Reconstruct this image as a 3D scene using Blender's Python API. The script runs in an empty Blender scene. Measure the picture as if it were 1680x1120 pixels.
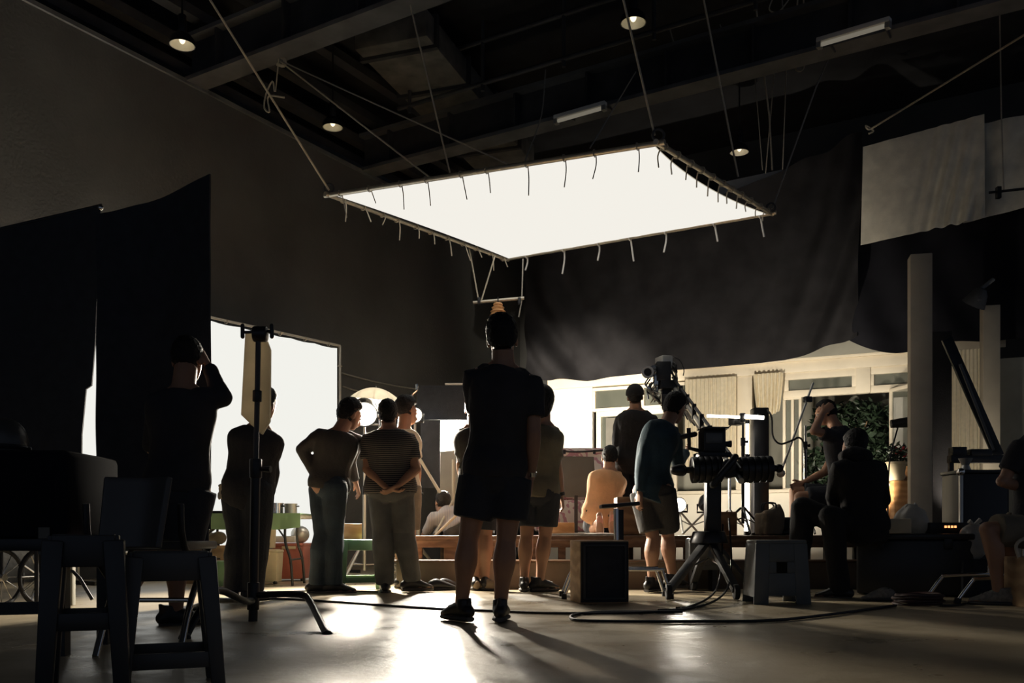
import bpy, bmesh, math, random
import numpy as np
from mathutils import Vector, Matrix, noise
random.seed(7)
SC = bpy.context.scene
COL = SC.collection
V = Vector
PI = math.pi

# ------------------------------------------------------------------ camera, world, exposure
F_PX, CX, HY, EYE = 1522.0, 840.0, 875.0, 0.5
cam_data = bpy.data.cameras.new('camera')
cam_data.sensor_width = 36.0
cam_data.lens = 36.0 * F_PX / 1680.0
cam_data.shift_y = (HY - 560.0) / 1680.0
cam_data.clip_end = 200
cam = bpy.data.objects.new('camera', cam_data)
cam.location = (0, 0, EYE)
cam.rotation_euler = (PI / 2, 0, 0)
COL.objects.link(cam)
SC.camera = cam
vs = SC.view_settings
vs.view_transform = 'Standard'
vs.look = 'None'
vs.exposure = 0.0
vs.gamma = 1.0
vs.use_curve_mapping = False
SC.cycles.use_denoising = True
SC.cycles.max_bounces = 8
SC.cycles.diffuse_bounces = 4
SC.cycles.sample_clamp_indirect = 4.0
world = bpy.data.worlds.new('world')
SC.world = world
world.use_nodes = True
bgn = world.node_tree.nodes['Background']
bgn.inputs[0].default_value = (0.70, 0.85, 1.15, 1)
bgn.inputs[1].default_value = 0.09

SILK, PANEL = 1.0, 1.0         # radiance emitted by the overhead silk itself and the backlit panel

def W(px, py, d):
    """world point seen at photo pixel (px,py) at distance d along +Y"""
    return V(((px - CX) / F_PX * d, d, EYE + (HY - py) / F_PX * d))

def lamp(name, kind, loc, power, color=(1, .86, .66), target=None, size=.1, angle=60, blend=.5):
    ld = bpy.data.lights.new(name, kind)
    ld.energy = power
    ld.color = color
    if kind in ('POINT', 'SPOT'):
        ld.shadow_soft_size = size
    if kind == 'SPOT':
        ld.spot_size = math.radians(angle)
        ld.spot_blend = blend
    o = bpy.data.objects.new(name, ld)
    o.location = loc
    if target is not None:
        o.rotation_euler = (V(target) - V(loc)).to_track_quat('-Z', 'Y').to_euler()
    COL.objects.link(o)
    return o

# ------------------------------------------------------------------ materials
MATS = {}
def mat(name, color, rough=.6, metal=0., var=.12, scale=6., bump=.0, bscale=40., emit=None, trans=0., spec=.5, alpha=1.):
    if name in MATS:
        return MATS[name]
    m = bpy.data.materials.new(name)
    m.use_nodes = True
    nt = m.node_tree
    b = nt.nodes['Principled BSDF']
    b.inputs['Roughness'].default_value = rough
    b.inputs['Metallic'].default_value = metal
    b.inputs['Specular IOR Level'].default_value = spec
    tc = nt.nodes.new('ShaderNodeTexCoord')
    n = nt.nodes.new('ShaderNodeTexNoise')
    n.inputs['Scale'].default_value = scale
    n.inputs['Detail'].default_value = 5
    nt.links.new(tc.outputs['Object'], n.inputs['Vector'])
    r = nt.nodes.new('ShaderNodeValToRGB')
    r.color_ramp.elements[0].position = .3
    r.color_ramp.elements[1].position = .7
    r.color_ramp.elements[0].color = [c * (1 - var) for c in color] + [1]
    r.color_ramp.elements[1].color = [min(1, c * (1 + var)) for c in color] + [1]
    nt.links.new(n.outputs['Fac'], r.inputs['Fac'])
    nt.links.new(r.outputs['Color'], b.inputs['Base Color'])
    if bump:
        n2 = nt.nodes.new('ShaderNodeTexNoise')
        n2.inputs['Scale'].default_value = bscale
        n2.inputs['Detail'].default_value = 6
        nt.links.new(tc.outputs['Object'], n2.inputs['Vector'])
        bp = nt.nodes.new('ShaderNodeBump')
        bp.inputs['Strength'].default_value = bump
        bp.inputs['Distance'].default_value = .02
        nt.links.new(n2.outputs['Fac'], bp.inputs['Height'])
        nt.links.new(bp.outputs['Normal'], b.inputs['Normal'])
    if emit:
        b.inputs['Emission Color'].default_value = list(emit[0]) + [1]
        b.inputs['Emission Strength'].default_value = emit[1]
    if trans:
        out = nt.nodes['Material Output']
        tl = nt.nodes.new('ShaderNodeBsdfTranslucent')
        nt.links.new(r.outputs['Color'], tl.inputs['Color'])
        mx = nt.nodes.new('ShaderNodeMixShader')
        mx.inputs[0].default_value = trans
        nt.links.new(b.outputs[0], mx.inputs[1])
        nt.links.new(tl.outputs[0], mx.inputs[2])
        nt.links.new(mx.outputs[0], out.inputs['Surface'])
    if alpha < 1:
        out = nt.nodes['Material Output']
        tr = nt.nodes.new('ShaderNodeBsdfTransparent')
        mx = nt.nodes.new('ShaderNodeMixShader')
        mx.inputs[0].default_value = alpha
        nt.links.new(tr.outputs[0], mx.inputs[1])
        nt.links.new(b.outputs[0], mx.inputs[2])
        nt.links.new(mx.outputs[0], out.inputs['Surface'])
    MATS[name] = m
    return m

def wave_mat(name, c1, c2, scale, direction='Z', rough=.8, lo=.45, hi=.6, distort=.6, profile='SIN'):
    if name in MATS:
        return MATS[name]
    m = mat(name, c1, rough)
    nt = m.node_tree
    b = nt.nodes['Principled BSDF']
    tc = nt.nodes.new('ShaderNodeTexCoord')
    w = nt.nodes.new('ShaderNodeTexWave')
    w.bands_direction = direction
    w.wave_profile = profile
    w.inputs['Scale'].default_value = scale
    w.inputs['Distortion'].default_value = distort
    w.inputs['Detail Scale'].default_value = 1.5
    nt.links.new(tc.outputs['Object'], w.inputs['Vector'])
    r = nt.nodes.new('ShaderNodeValToRGB')
    r.color_ramp.elements[0].position = lo
    r.color_ramp.elements[1].position = hi
    r.color_ramp.elements[0].color = list(c1) + [1]
    r.color_ramp.elements[1].color = list(c2) + [1]
    nt.links.new(w.outputs['Fac'], r.inputs['Fac'])
    nt.links.new(r.outputs['Color'], b.inputs['Base Color'])
    return m

def emit_mat(name, color, strength):
    if name in MATS:
        return MATS[name]
    m = bpy.data.materials.new(name)
    m.use_nodes = True
    nt = m.node_tree
    nt.nodes.remove(nt.nodes['Principled BSDF'])
    e = nt.nodes.new('ShaderNodeEmission')
    e.inputs[0].default_value = list(color) + [1]
    e.inputs[1].default_value = strength
    nt.links.new(e.outputs[0], nt.nodes['Material Output'].inputs['Surface'])
    MATS[name] = m
    return m

WARM = (1, .93, .80)
M_floor = mat('polished concrete', (.33, .27, .18), .3, var=.18, scale=1.3)
def _floor_nodes(m):
    nt = m.node_tree
    b = nt.nodes['Principled BSDF']
    tc = nt.nodes.new('ShaderNodeTexCoord')
    mp = nt.nodes.new('ShaderNodeMapping')
    mp.inputs['Scale'].default_value = (1.0, 1.0, 1)
    nt.links.new(tc.outputs['Object'], mp.inputs['Vector'])
    n = nt.nodes.new('ShaderNodeTexNoise')
    n.inputs['Scale'].default_value = 2.6
    n.inputs['Detail'].default_value = 8
    n.inputs['Roughness'].default_value = .65
    nt.links.new(mp.outputs[0], n.inputs['Vector'])
    mr = nt.nodes.new('ShaderNodeMapRange')
    mr.inputs[1].default_value = .35
    mr.inputs[2].default_value = .68
    mr.inputs[3].default_value = .26
    mr.inputs[4].default_value = .50
    nt.links.new(n.outputs['Fac'], mr.inputs[0])
    nt.links.new(mr.outputs[0], b.inputs['Roughness'])
    n2 = nt.nodes.new('ShaderNodeTexNoise')
    n2.inputs['Scale'].default_value = 13
    n2.inputs['Detail'].default_value = 10
    n2.inputs['Roughness'].default_value = .66
    nt.links.new(mp.outputs[0], n2.inputs['Vector'])
    bp = nt.nodes.new('ShaderNodeBump')
    bp.inputs['Strength'].default_value = .30
    bp.inputs['Distance'].default_value = .012
    nt.links.new(n2.outputs['Fac'], bp.inputs['Height'])
    nt.links.new(bp.outputs[0], b.inputs['Normal'])
_floor_nodes(M_floor)
M_wall = mat('dark painted plaster', (.098, .096, .090), .85, var=.28, scale=.7, bump=.25, bscale=30)
M_ceil = mat('blackened ceiling', (.02, .02, .022), .9, var=.4, scale=2)
M_steel = mat('dark painted steel', (.05, .05, .052), .6, var=.3, scale=3)
M_strip = mat('grey steel flange', (.13, .13, .13), .6, var=.3, scale=3)
M_duct = mat('dusty sheet metal', (.16, .15, .13), .6, var=.4, scale=4)
M_black = mat('black fabric', (.022, .025, .032), .9, var=.2, scale=14, bump=.15, bscale=120)
M_drape = mat('black molton drape', (.023, .022, .0235), .95, var=.25, scale=3, bump=.1, bscale=150, spec=.06)
M_muslin = mat('grey white muslin', (.74, .69, .57), .9, var=.10, scale=8, bump=.1, bscale=90)
M_rope = mat('pale rope', (.55, .48, .36), .85, var=.15, scale=40)
M_ropedark = mat('grey rope', (.34, .31, .26), .85, var=.15, scale=40)
M_tube = mat('aluminium tube', (.62, .56, .45), .35, metal=.7, var=.1, scale=20)
M_chrome = mat('chrome', (.8, .78, .74), .16, metal=1., var=.05)
M_blackmetal = mat('black metal', (.02, .02, .022), .4, metal=.3, var=.2)
M_blackplastic = mat('black plastic', (.012, .012, .013), .42, var=.2)
M_rubber = mat('black rubber', (.014, .014, .015), .7)
M_silk = emit_mat('self-lit silk', (.90, .87, .80), SILK)  # cloth emits evenly in place of the light it would bounce
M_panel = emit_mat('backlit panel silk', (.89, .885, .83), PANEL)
M_white = mat('white cloth', (.75, .72, .66), .9, var=.06)
M_set = mat('cream painted set timber', (.72, .64, .50), .6, var=.07, scale=3, bump=.05, bscale=30)
M_setwall = mat('white set wall', (.78, .73, .62), .75, var=.06, scale=2, bump=.05, bscale=40)
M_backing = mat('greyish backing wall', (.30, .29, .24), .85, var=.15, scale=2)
M_curtain = mat('ivory voile', (.86, .78, .6), .9, var=.06, scale=20, trans=.35)
M_glass = mat('window glass', (.2, .21, .17), .12, var=.1, alpha=.3)
M_wood = wave_mat('brown wood', (.16, .085, .04), (.26, .15, .075), 3, 'Z', .55, .2, .9, 6)
M_stage = wave_mat('dark stage timber', (.11, .06, .032), (.17, .10, .055), 4, 'Z', .55, .2, .9, 5)
M_riser = mat('brown riser board', (.15, .115, .08), .7, var=.2, scale=3)
M_paleWood = wave_mat('pale wood', (.42, .27, .14), (.55, .37, .2), 3, 'Z', .6, .2, .9, 6)
M_orangeWood = wave_mat('orange wood', (.55, .27, .10), (.68, .36, .15), 4, 'Z', .5, .2, .9, 4)
M_post = mat('beige painted post', (.42, .365, .28), .75, var=.12, scale=3)
M_green = mat('green plastic', (.14, .26, .13), .4, var=.08)
M_greencloth = mat('green tablecloth', (.16, .26, .14), .7, var=.12)
M_greydk = mat('dark grey plastic', (.05, .046, .043), .42, var=.1)
M_stoolgrey = mat('grey plastic', (.10, .105, .10), .45, var=.1)
M_red = mat('red brown plastic', (.34, .10, .07), .45, var=.1)
M_beige = mat('cream plastic', (.62, .52, .34), .5, var=.1)
M_silver = mat('silver paint', (.55, .53, .48), .35, metal=.6)
M_reflector = mat('aluminium reflector', (.85, .80, .68), .4, metal=.3, var=.1)
M_skin = mat('skin', (.36, .19, .115), .55, var=.1, scale=9, bump=.05, bscale=80)
M_skin2 = mat('fairer skin', (.50, .27, .165), .55, var=.1, scale=9, bump=.05, bscale=80)
M_sole = mat('pink skin soles', (.72, .34, .26), .55, var=.1)
M_hair = mat('black hair', (.012, .010, .009), .6, spec=.25, var=.3, scale=30, bump=.6, bscale=90)
M_hairbrown = mat('dark brown hair', (.03, .018, .012), .5, var=.3, scale=30, bump=.6, bscale=90)
M_teeblack = mat('black cotton', (.03, .028, .031), .92, var=.2, scale=8, bump=.2, bscale=60)
M_shorts = mat('black shorts cloth', (.026, .028, .034), .9, var=.2, scale=8, bump=.2, bscale=60)
M_grey = mat('charcoal cotton', (.05, .046, .042), .92, var=.2, scale=8, bump=.2, bscale=60)
M_olive = mat('olive cotton', (.16, .135, .09), .92, var=.15, scale=8, bump=.2, bscale=60)
M_jeans = mat('dark denim', (.025, .04, .055), .85, var=.35, scale=6, bump=.2, bscale=120)
M_jeansgrey = mat('washed grey denim', (.10, .10, .095), .85, var=.35, scale=5, bump=.2, bscale=120)
M_denim = mat('teal denim shirt', (.03, .062, .08), .85, var=.35, scale=6, bump=.2, bscale=120)
M_orange = mat('orange cotton', (.78, .44, .23), .9, var=.1, scale=8, bump=.2, bscale=60)
M_paleshirt = wave_mat('pale striped cotton', (.62, .56, .52), (.45, .42, .46), 18, 'X', .9, .4, .6)
M_cream = mat('cream cotton', (.55, .47, .34), .9, var=.12, scale=8, bump=.2, bscale=60)
M_khaki = mat('khaki cotton', (.17, .14, .10), .9, var=.15, scale=8, bump=.2, bscale=60)
M_striped = wave_mat('striped cotton', (.026, .024, .026), (.20, .18, .15), 19.0, 'Z', .9, .70, .86, .5)
M_shoeblk = mat('black shoe leather', (.015, .014, .014), .45, var=.2)
M_shoegrey = mat('grey trainer mesh', (.22, .20, .17), .8, var=.3, scale=40)
M_soleW = mat('shoe sole rubber', (.07, .065, .06), .7)
M_leaf = mat('plant leaves', (.026, .045, .024), .45, var=.5, scale=5)
M_red_flower = mat('red petals', (.6, .05, .06), .6)
M_dark = mat('black wool', (.012, .011, .012), .95, var=.2, scale=8, bump=.2, bscale=60)
M_drapedark = mat('dark drape cloth', (.010, .010, .013), .95, var=.25, scale=3, spec=.1)
M_floral = wave_mat('floral fabric', (.80, .66, .56), (.55, .26, .28), 3.2, 'DIAGONAL', .85, .62, .7, 14)
M_greypanel = mat('grey board', (.13, .12, .10), .8, var=.1)
M_plasticbag = mat('thin plastic film', (.62, .60, .55), .35, var=.1, trans=.4)
M_screen = mat('grey screen glass', (.09, .09, .085), .25)
M_cable = mat('black cable', (.012, .012, .013), .55)

# ------------------------------------------------------------------ mesh builder
def cr(pts, n):
    """Catmull-Rom through rows of pts (numpy rows)"""
    P = np.array(pts, float)
    if n <= 1 or len(P) < 3:
        return P
    E = np.vstack([2 * P[0] - P[1], P, 2 * P[-1] - P[-2]])
    out = []
    for i in range(1, len(E) - 2):
        p0, p1, p2, p3 = E[i - 1:i + 3]
        for k in range(n):
            t = k / n
            out.append(.5 * (2 * p1 + (p2 - p0) * t + (2 * p0 - 5 * p1 + 4 * p2 - p3) * t * t + (3 * p1 - p0 - 3 * p2 + p3) * t ** 3))
    out.append(E[-2])
    return np.array(out)

class MB:
    def __init__(self):
        self.v, self.f = [], []
    def add(self, vs, fs):
        o = len(self.v)
        self.v += [tuple(x) for x in vs]
        self.f += [tuple(i + o for i in f) for f in fs]
        return self
    def box(self, c, s, rz=0, M=None):
        x, y, z = [k / 2 for k in s]
        pts = [V((a, b, e)) for e in (-z, z) for a, b in ((-x, -y), (x, -y), (x, y), (-x, y))]
        R = M or Matrix.Rotation(rz, 3, 'Z')
        pts = [R @ p + V(c) for p in pts]
        return self.add(pts, [(3, 2, 1, 0), (4, 5, 6, 7), (0, 1, 5, 4), (1, 2, 6, 5), (2, 3, 7, 6), (3, 0, 4, 7)])
    def bar(self, p, q, w, h, up=(0, 0, 1)):
        """rectangular bar from p to q, w across, h along up"""
        p, q = V(p), V(q)
        t = (q - p).normalized()
        u = V(up) - t * t.dot(V(up))
        if u.length < 1e-4:
            u = V((0, 1, 0)) - t * t.y
        u.normalize()
        s = t.cross(u)
        pts = [e + s * a * w / 2 + u * b * h / 2 for e in (p, q) for a, b in ((-1, -1), (1, -1), (1, 1), (-1, 1))]
        return self.add(pts, [(0, 1, 2, 3), (7, 6, 5, 4), (4, 5, 1, 0), (5, 6, 2, 1), (6, 7, 3, 2), (7, 4, 0, 3)])
    def tube(self, pts, rad, ref=None, seg=12, sub=1, round_ends=False):
        pts = [tuple(p) for p in pts]
        n = len(pts)
        if not isinstance(rad, (list, tuple)) or (len(rad) != n):
            rad = [rad] * n
        R = [(r, r) if not isinstance(r, (list, tuple)) else tuple(r) for r in rad]
        A = cr([p + r for p, r in zip(pts, R)], sub)
        C, RR = A[:, :3], np.maximum(A[:, 3:], 1e-4)
        if round_ends:
            def endcap(c, r, t):
                L = max(r)
                return [np.concatenate([c + t * L * math.sin(a), r * math.cos(a)]) for a in (.4, .8, 1.15, 1.4)]
            t0 = C[0] - C[1]; t0 /= np.linalg.norm(t0) + 1e-9
            t1 = C[-1] - C[-2]; t1 /= np.linalg.norm(t1) + 1e-9
            a0 = endcap(C[0], RR[0], t0)[::-1]
            a1 = endcap(C[-1], RR[-1], t1)
            A = np.vstack([a0, np.hstack([C, RR]), a1])
            C, RR = A[:, :3], A[:, 3:]
        m = len(C)
        T = np.gradient(C, axis=0)
        T /= np.linalg.norm(T, axis=1)[:, None] + 1e-9
        ang = np.arange(seg) * 2 * PI / seg
        vs = []
        side = None
        for i in range(m):
            t = T[i]
            if ref is not None:
                s = np.array(ref, float)
            elif side is None:
                s = np.array((1., 0, 0)) if abs(t[0]) < .8 else np.array((0, 1., 0))
            else:
                s = side
            s = s - t * s.dot(t)
            if np.linalg.norm(s) < 1e-3:
                s = np.array((0, 1., .3)); s = s - t * s.dot(t)
            s /= np.linalg.norm(s)
            side = s
            u = np.cross(t, s)
            for a in ang:
                vs.append(C[i] + s * RR[i, 0] * math.cos(a) + u * RR[i, 1] * math.sin(a))
        fs = []
        for i in range(m - 1):
            for k in range(seg):
                a, b = i * seg + k, i * seg + (k + 1) % seg
                fs.append((a, b, b + seg, a + seg))
        fs.append(tuple(range(seg))[::-1])
        fs.append(tuple((m - 1) * seg + k for k in range(seg)))
        return self.add(vs, fs)
    def cyl(self, p, q, r, r2=None, seg=20):
        return self.tube([p, q], [r, r if r2 is None else r2], seg=seg)
    def ball(self, c, r, seg=16, rings=10, M=None):
        if not isinstance(r, (list, tuple)):
            r = (r, r, r)
        vs, fs = [], []
        for i in range(1, rings):
            th = PI * i / rings
            for k in range(seg):
                a = 2 * PI * k / seg
                vs.append(V((r[0] * math.sin(th) * math.cos(a), r[1] * math.sin(th) * math.sin(a), r[2] * math.cos(th))))
        vs += [V((0, 0, r[2])), V((0, 0, -r[2]))]
        if M:
            vs = [M @ p for p in vs]
        vs = [p + V(c) for p in vs]
        for i in range(rings - 2):
            for k in range(seg):
                a, b = i * seg + k, i * seg + (k + 1) % seg
                fs.append((a, a + seg, b + seg, b))
        top, bot = len(vs) - 2, len(vs) - 1
        for k in range(seg):
            fs.append((top, k, (k + 1) % seg))
            o = (rings - 2) * seg
            fs.append((bot, o + (k + 1) % seg, o + k))
        return self.add(vs, fs)
    def lathe(self, prof, c, axis=(0, 0, 1), seg=28):
        """closed profile [(r, h)...] swept about axis at c"""
        ax = V(axis).normalized()
        s = ax.orthogonal().normalized()
        u = ax.cross(s)
        n = len(prof)
        vs = [V(c) + ax * h + (s * math.cos(2 * PI * k / seg) + u * math.sin(2 * PI * k / seg)) * max(r, 1e-4) for k in range(seg) for r, h in prof]
        fs = []
        for k in range(seg):
            for i in range(n):
                a, b = k * n + i, k * n + (i + 1) % n
                c2, d2 = ((k + 1) % seg) * n + (i + 1) % n, ((k + 1) % seg) * n + i
                fs.append((a, d2, c2, b))
        return self.add(vs, fs)
    def sheet(self, fn, nu, nv, th):
        """solid sheet: fn(u,v)->point, thickness th"""
        G = np.array([[tuple(fn(i / nu, j / nv)) for j in range(nv + 1)] for i in range(nu + 1)])
        du = np.gradient(G, axis=0); dv = np.gradient(G, axis=1)
        N = np.cross(du, dv)
        N /= np.linalg.norm(N, axis=2)[:, :, None] + 1e-12
        A = (G + N * th / 2).reshape(-1, 3); B = (G - N * th / 2).reshape(-1, 3)
        m = len(A); w = nv + 1
        fs = []
        for i in range(nu):
            for j in range(nv):
                a, b, c, d = i * w + j, (i + 1) * w + j, (i + 1) * w + j + 1, i * w + j + 1
                fs.append((a, b, c, d)); fs.append((m + d, m + c, m + b, m + a))
        edge = [i * w for i in range(nu + 1)] + [nu * w + j for j in range(1, nv + 1)] + [i * w + nv for i in range(nu - 1, -1, -1)] + [j for j in range(nv - 1, 0, -1)]
        for k in range(len(edge)):
            a, b = edge[k], edge[(k + 1) % len(edge)]
            fs.append((b, a, m + a, m + b))
        return self.add(np.vstack([A, B]), fs)
    def prism(self, poly, th, normal):
        """flat polygon (world points) given thickness along normal"""
        n = V(normal).normalized() * th
        k = len(poly)
        vs = [V(p) for p in poly] + [V(p) + n for p in poly]
        fs = [tuple(range(k))[::-1], tuple(range(k, 2 * k))]
        for i in range(k):
            j = (i + 1) % k
            fs.append((i, j, k + j, k + i))
        return self.add(vs, fs)
    def bounds(self):
        a = np.array(self.v)
        return a.min(0), a.max(0)

def rootpos(o):
    p = V((0, 0, 0))
    while o is not None:
        p = p + o.location
        o = o.parent
    return p

def finish(mesh, material, smooth=40):
    mesh.materials.append(material)
    if smooth:
        mesh.shade_smooth()
        mesh.set_sharp_from_angle(angle=math.radians(smooth))

def obj(name, mb, material, parent=None, bevel=0, smooth=40, jitter=None):
    a = np.array(mb.v, float)
    if parent is None:
        lo, hi = a.min(0), a.max(0)
        org = np.array(((lo[0] + hi[0]) / 2, (lo[1] + hi[1]) / 2, lo[2]))
    else:
        org = np.array(rootpos(parent))
    me = bpy.data.meshes.new(name)
    me.from_pydata((a - org).tolist(), [], mb.f)
    bm = bmesh.new()
    bm.from_mesh(me)
    bmesh.ops.recalc_face_normals(bm, faces=bm.faces)
    if bevel:
        es = [e for e in bm.edges if len(e.link_faces) == 2 and e.calc_face_angle(0) > .6]
        bmesh.ops.bevel(bm, geom=es, offset=bevel, segments=2, affect='EDGES', profile=.5)
    bm.to_mesh(me)
    bm.free()
    finish(me, material, smooth)
    o = bpy.data.objects.new(name, me)
    if parent is None:
        o.location = org
    else:
        o.parent = parent
    COL.objects.link(o)
    return o

def thing(name, label, cat, loc, group=None):
    o = bpy.data.objects.new(name, None)
    o.empty_display_size = .1
    o.location = loc
    COL.objects.link(o)
    return tag(o, label, cat, group)

def tag(o, label, cat, group=None, kind=None):
    o['label'] = label
    o['category'] = cat
    if group:
        o['group'] = group
    if kind:
        o['kind'] = kind
    return o

def struct(name, mb, material, parent=None, bevel=0, smooth=40):
    o = obj(name, mb, material, parent, bevel, smooth)
    if parent is None:
        o['kind'] = 'structure'
    return o

def remesh(mb, voxel, smooth_it=4, ref=None, amp=0., freq=8., seed=0.):
    """union of closed shapes into one continuous surface"""
    me = bpy.data.meshes.new('tmp')
    me.from_pydata([tuple(v) for v in mb.v], [], mb.f)
    bm = bmesh.new(); bm.from_mesh(me)
    bmesh.ops.recalc_face_normals(bm, faces=bm.faces)
    bm.to_mesh(me); bm.free()
    o = bpy.data.objects.new('tmp', me)
    COL.objects.link(o)
    md = o.modifiers.new('r', 'REMESH')
    md.mode = 'VOXEL'
    md.voxel_size = voxel
    if smooth_it:
        s = o.modifiers.new('s', 'SMOOTH')
        s.factor = .5
        s.iterations = smooth_it
    dg = bpy.context.evaluated_depsgraph_get()
    out = bpy.data.meshes.new_from_object(o.evaluated_get(dg))
    bpy.data.objects.remove(o)
    bpy.data.meshes.remove(me)
    if amp:
        n = len(out.vertices)
        co = np.empty(n * 3); no = np.empty(n * 3)
        out.vertices.foreach_get('co', co)
        out.vertex_normals.foreach_get('vector', no)
        co = co.reshape(-1, 3); no = no.reshape(-1, 3)
        k = np.array([noise.noise(V((p[0] * freq + seed, p[1] * freq, p[2] * freq * .55))) + .5 * noise.noise(V((p[0] * freq * 2.3, p[1] * freq * 2.3 + seed, p[2] * freq * 1.4))) for p in co])
        co += no * (k * amp)[:, None]
        out.vertices.foreach_set('co', co.ravel())
    return out

def meshobj(name, me, material, parent):
    me.name = name
    org = rootpos(parent)
    me.transform(Matrix.Translation(-org))
    me.materials.clear()
    me.materials.append(material)
    me.shade_smooth()
    o = bpy.data.objects.new(name, me)
    o.parent = parent
    COL.objects.link(o)
    return o

# ================================================================== THE SETTING
def lw(d):                       # left wall x at distance d
    return -5.0 + (d - 9.64) * .599
WD = V((.514, .858, 0))          # along the left wall, away from camera
WN = V((.858, -.514, 0))         # out of the left wall, into the room
b = MB().box((-1, 9.5, -.06), (30, 27, .12)); struct('floor', b, M_floor)
b = MB().bar((lw(-3) - .086, -3, 3.0), (lw(18.3) - .086, 18.3, 3.0), .2, 6.0); struct('wall_left', b, M_wall)
cor = V((lw(18.3), 18.3, 0))
b = MB().bar(cor + V((0, 0, 3.6)), cor + WN * 13 + V((0, 0, 3.6)), .2, 7.2); struct('wall_back', b, M_wall)
b = MB().box((-1, 9.5, 7.3), (30, 27, .2)); struct('ceiling', b, M_ceil)
b = MB().bar(V((lw(-3), -3, 6.6)) - WN * .5, V((lw(18.3), 18.3, 6.6)) - WN * .5, .2, 1.2); struct('wall_left_upper', b, M_ceil)
b = MB().bar(V((lw(-3), -3, 6.0)) - WN * .05, V((lw(18.3), 18.3, 6.0)) - WN * .05, .22, .05); struct('trim_1', b, M_strip)
for i, (o_, z_) in enumerate(((-.2, 6.25), (-.08, 6.5), (.2, 6.75), (.7, 7.0))):
    b = MB().bar(V((lw(-2), -2, z_)) + WN * o_, V((lw(18), 18, z_)) + WN * o_, .16, .12)
    struct('trim_%d' % (i + 2), b, M_steel)

def girder(name, p, q, label):
    """open steel girder: two flanges, web plate, stiffeners"""
    p, q = V(p), V(q)
    t = thing(name, label, 'beam', (p + q) / 2)
    t['kind'] = 'structure'
    z = V((0, 0, 1))
    obj('lower_flange', MB().bar(p, q, .30, .05), M_strip, t)
    obj('upper_flange', MB().bar(p + z * .52, q + z * .52, .30, .05), M_strip, t)
    obj('web', MB().bar(p + z * .26, q + z * .26, .03, .48), M_steel, t)
    L = (q - p).length
    for i in range(int(L / 1.1)):
        c = p + (q - p) * ((i + .5) * 1.1 / L)
        obj('stiffener', MB().bar(c + z * .03, c + z * .49, .03, .26, up=WN.cross(z)), M_steel, t)
    return t
g1 = V((-3.93, 11.43, 6.03)); gd = V((.853, -.522, 0))
girder('ceiling_beam', g1, g1 + gd * 8, 'steel ceiling girder at upper left crossing above the first hanging lamp')
g2 = V((-2.25, 14.23, 6.03))
girder('ceiling_beam', g2, g2 + gd * 12.5, 'long steel ceiling girder across the middle that carries the fluorescent battens')
# catwalk rail between the girders
t = thing('catwalk_railing', 'dim steel catwalk railing under the ceiling behind the silk frame', 'railing', g2 + gd * 3.5 - V((.5, .8, 0)))
r0 = g2 + V((-.35, -.75, .35)); 
for z_ in (0, .55):
    obj('rail', MB().tube([r0 + gd * 1.2 + V((0, 0, z_)), r0 + gd * 10 + V((0, 0, z_))], .03), M_steel, t)
for i in range(8):
    c = r0 + gd * (1.4 + i * 1.2)
    obj('post', MB().tube([c + V((0, 0, -.1)), c + V((0, 0, .95))], .025), M_steel, t)
# sheet metal duct near the ceiling
t = thing('air_duct', 'dusty rectangular air duct under the ceiling behind the left girder', 'duct', (-.6, 13.5, 6.6))
d0, d1 = W(640, 20, 11.5), W(830, 190, 15.5)
d0.z = d1.z = 6.75
obj('duct_body', MB().bar(d0, d1, 1.0, .34), M_duct, t, bevel=.02)
for k in (.05, .3, .55, .8):
    c = d0 + (d1 - d0) * k
    obj('flange', MB().bar(c, c + (d1 - d0).normalized() * .07, 1.08, .42), M_steel, t)

# ------------------------------------------------------------------ the set house wall
A0 = V((5.55, 13, 0)); HN = V((-.4177, -.9086, 0)); HU = V((.9086, -.4177, 0))
def HP(px, z, off=0.):
    r = V(((px - CX) / F_PX, 1, 0))
    d = (off + A0.dot(HN)) / r.dot(HN)
    return V((r.x * d, d, z))
def HY_(px, py, off=0.):         # world z of pixel row on that plane
    return EYE + (HY - py) / F_PX * HP(px, 0, off).y
def block(mb, px0, px1, z0, z1, off=0., th=.1):
    a, c = HP(px0, z0, off), HP(px1, z0, off)
    return mb.prism([a, c, V((c.x, c.y, z1)), V((a.x, a.y, z1))], th, -HN)
b = MB(); block(b, 898, 972, 0, 2.86, 0, .1); struct('wall_set_left', b, M_setwall)
b = MB(); block(b, 972, 1500, 0, 1.10, 0, .1); struct('wall_set_dado', b, M_setwall)
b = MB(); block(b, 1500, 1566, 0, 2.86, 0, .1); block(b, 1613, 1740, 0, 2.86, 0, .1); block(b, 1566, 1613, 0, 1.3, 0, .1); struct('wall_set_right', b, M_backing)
b = MB(); block(b, 898, 1530, 2.86, 3.02, .06, .2); struct('trim_6', b, M_set, bevel=.01)
b = MB(); block(b, 898, 1540, 3.02, 3.06, .12, .3); struct('trim_7', b, M_set, bevel=.005)
b = MB(); block(b, 1207, 1234, 1.10, 2.86, .03, .16); struct('trim_8', b, M_set, bevel=.01)
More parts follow.
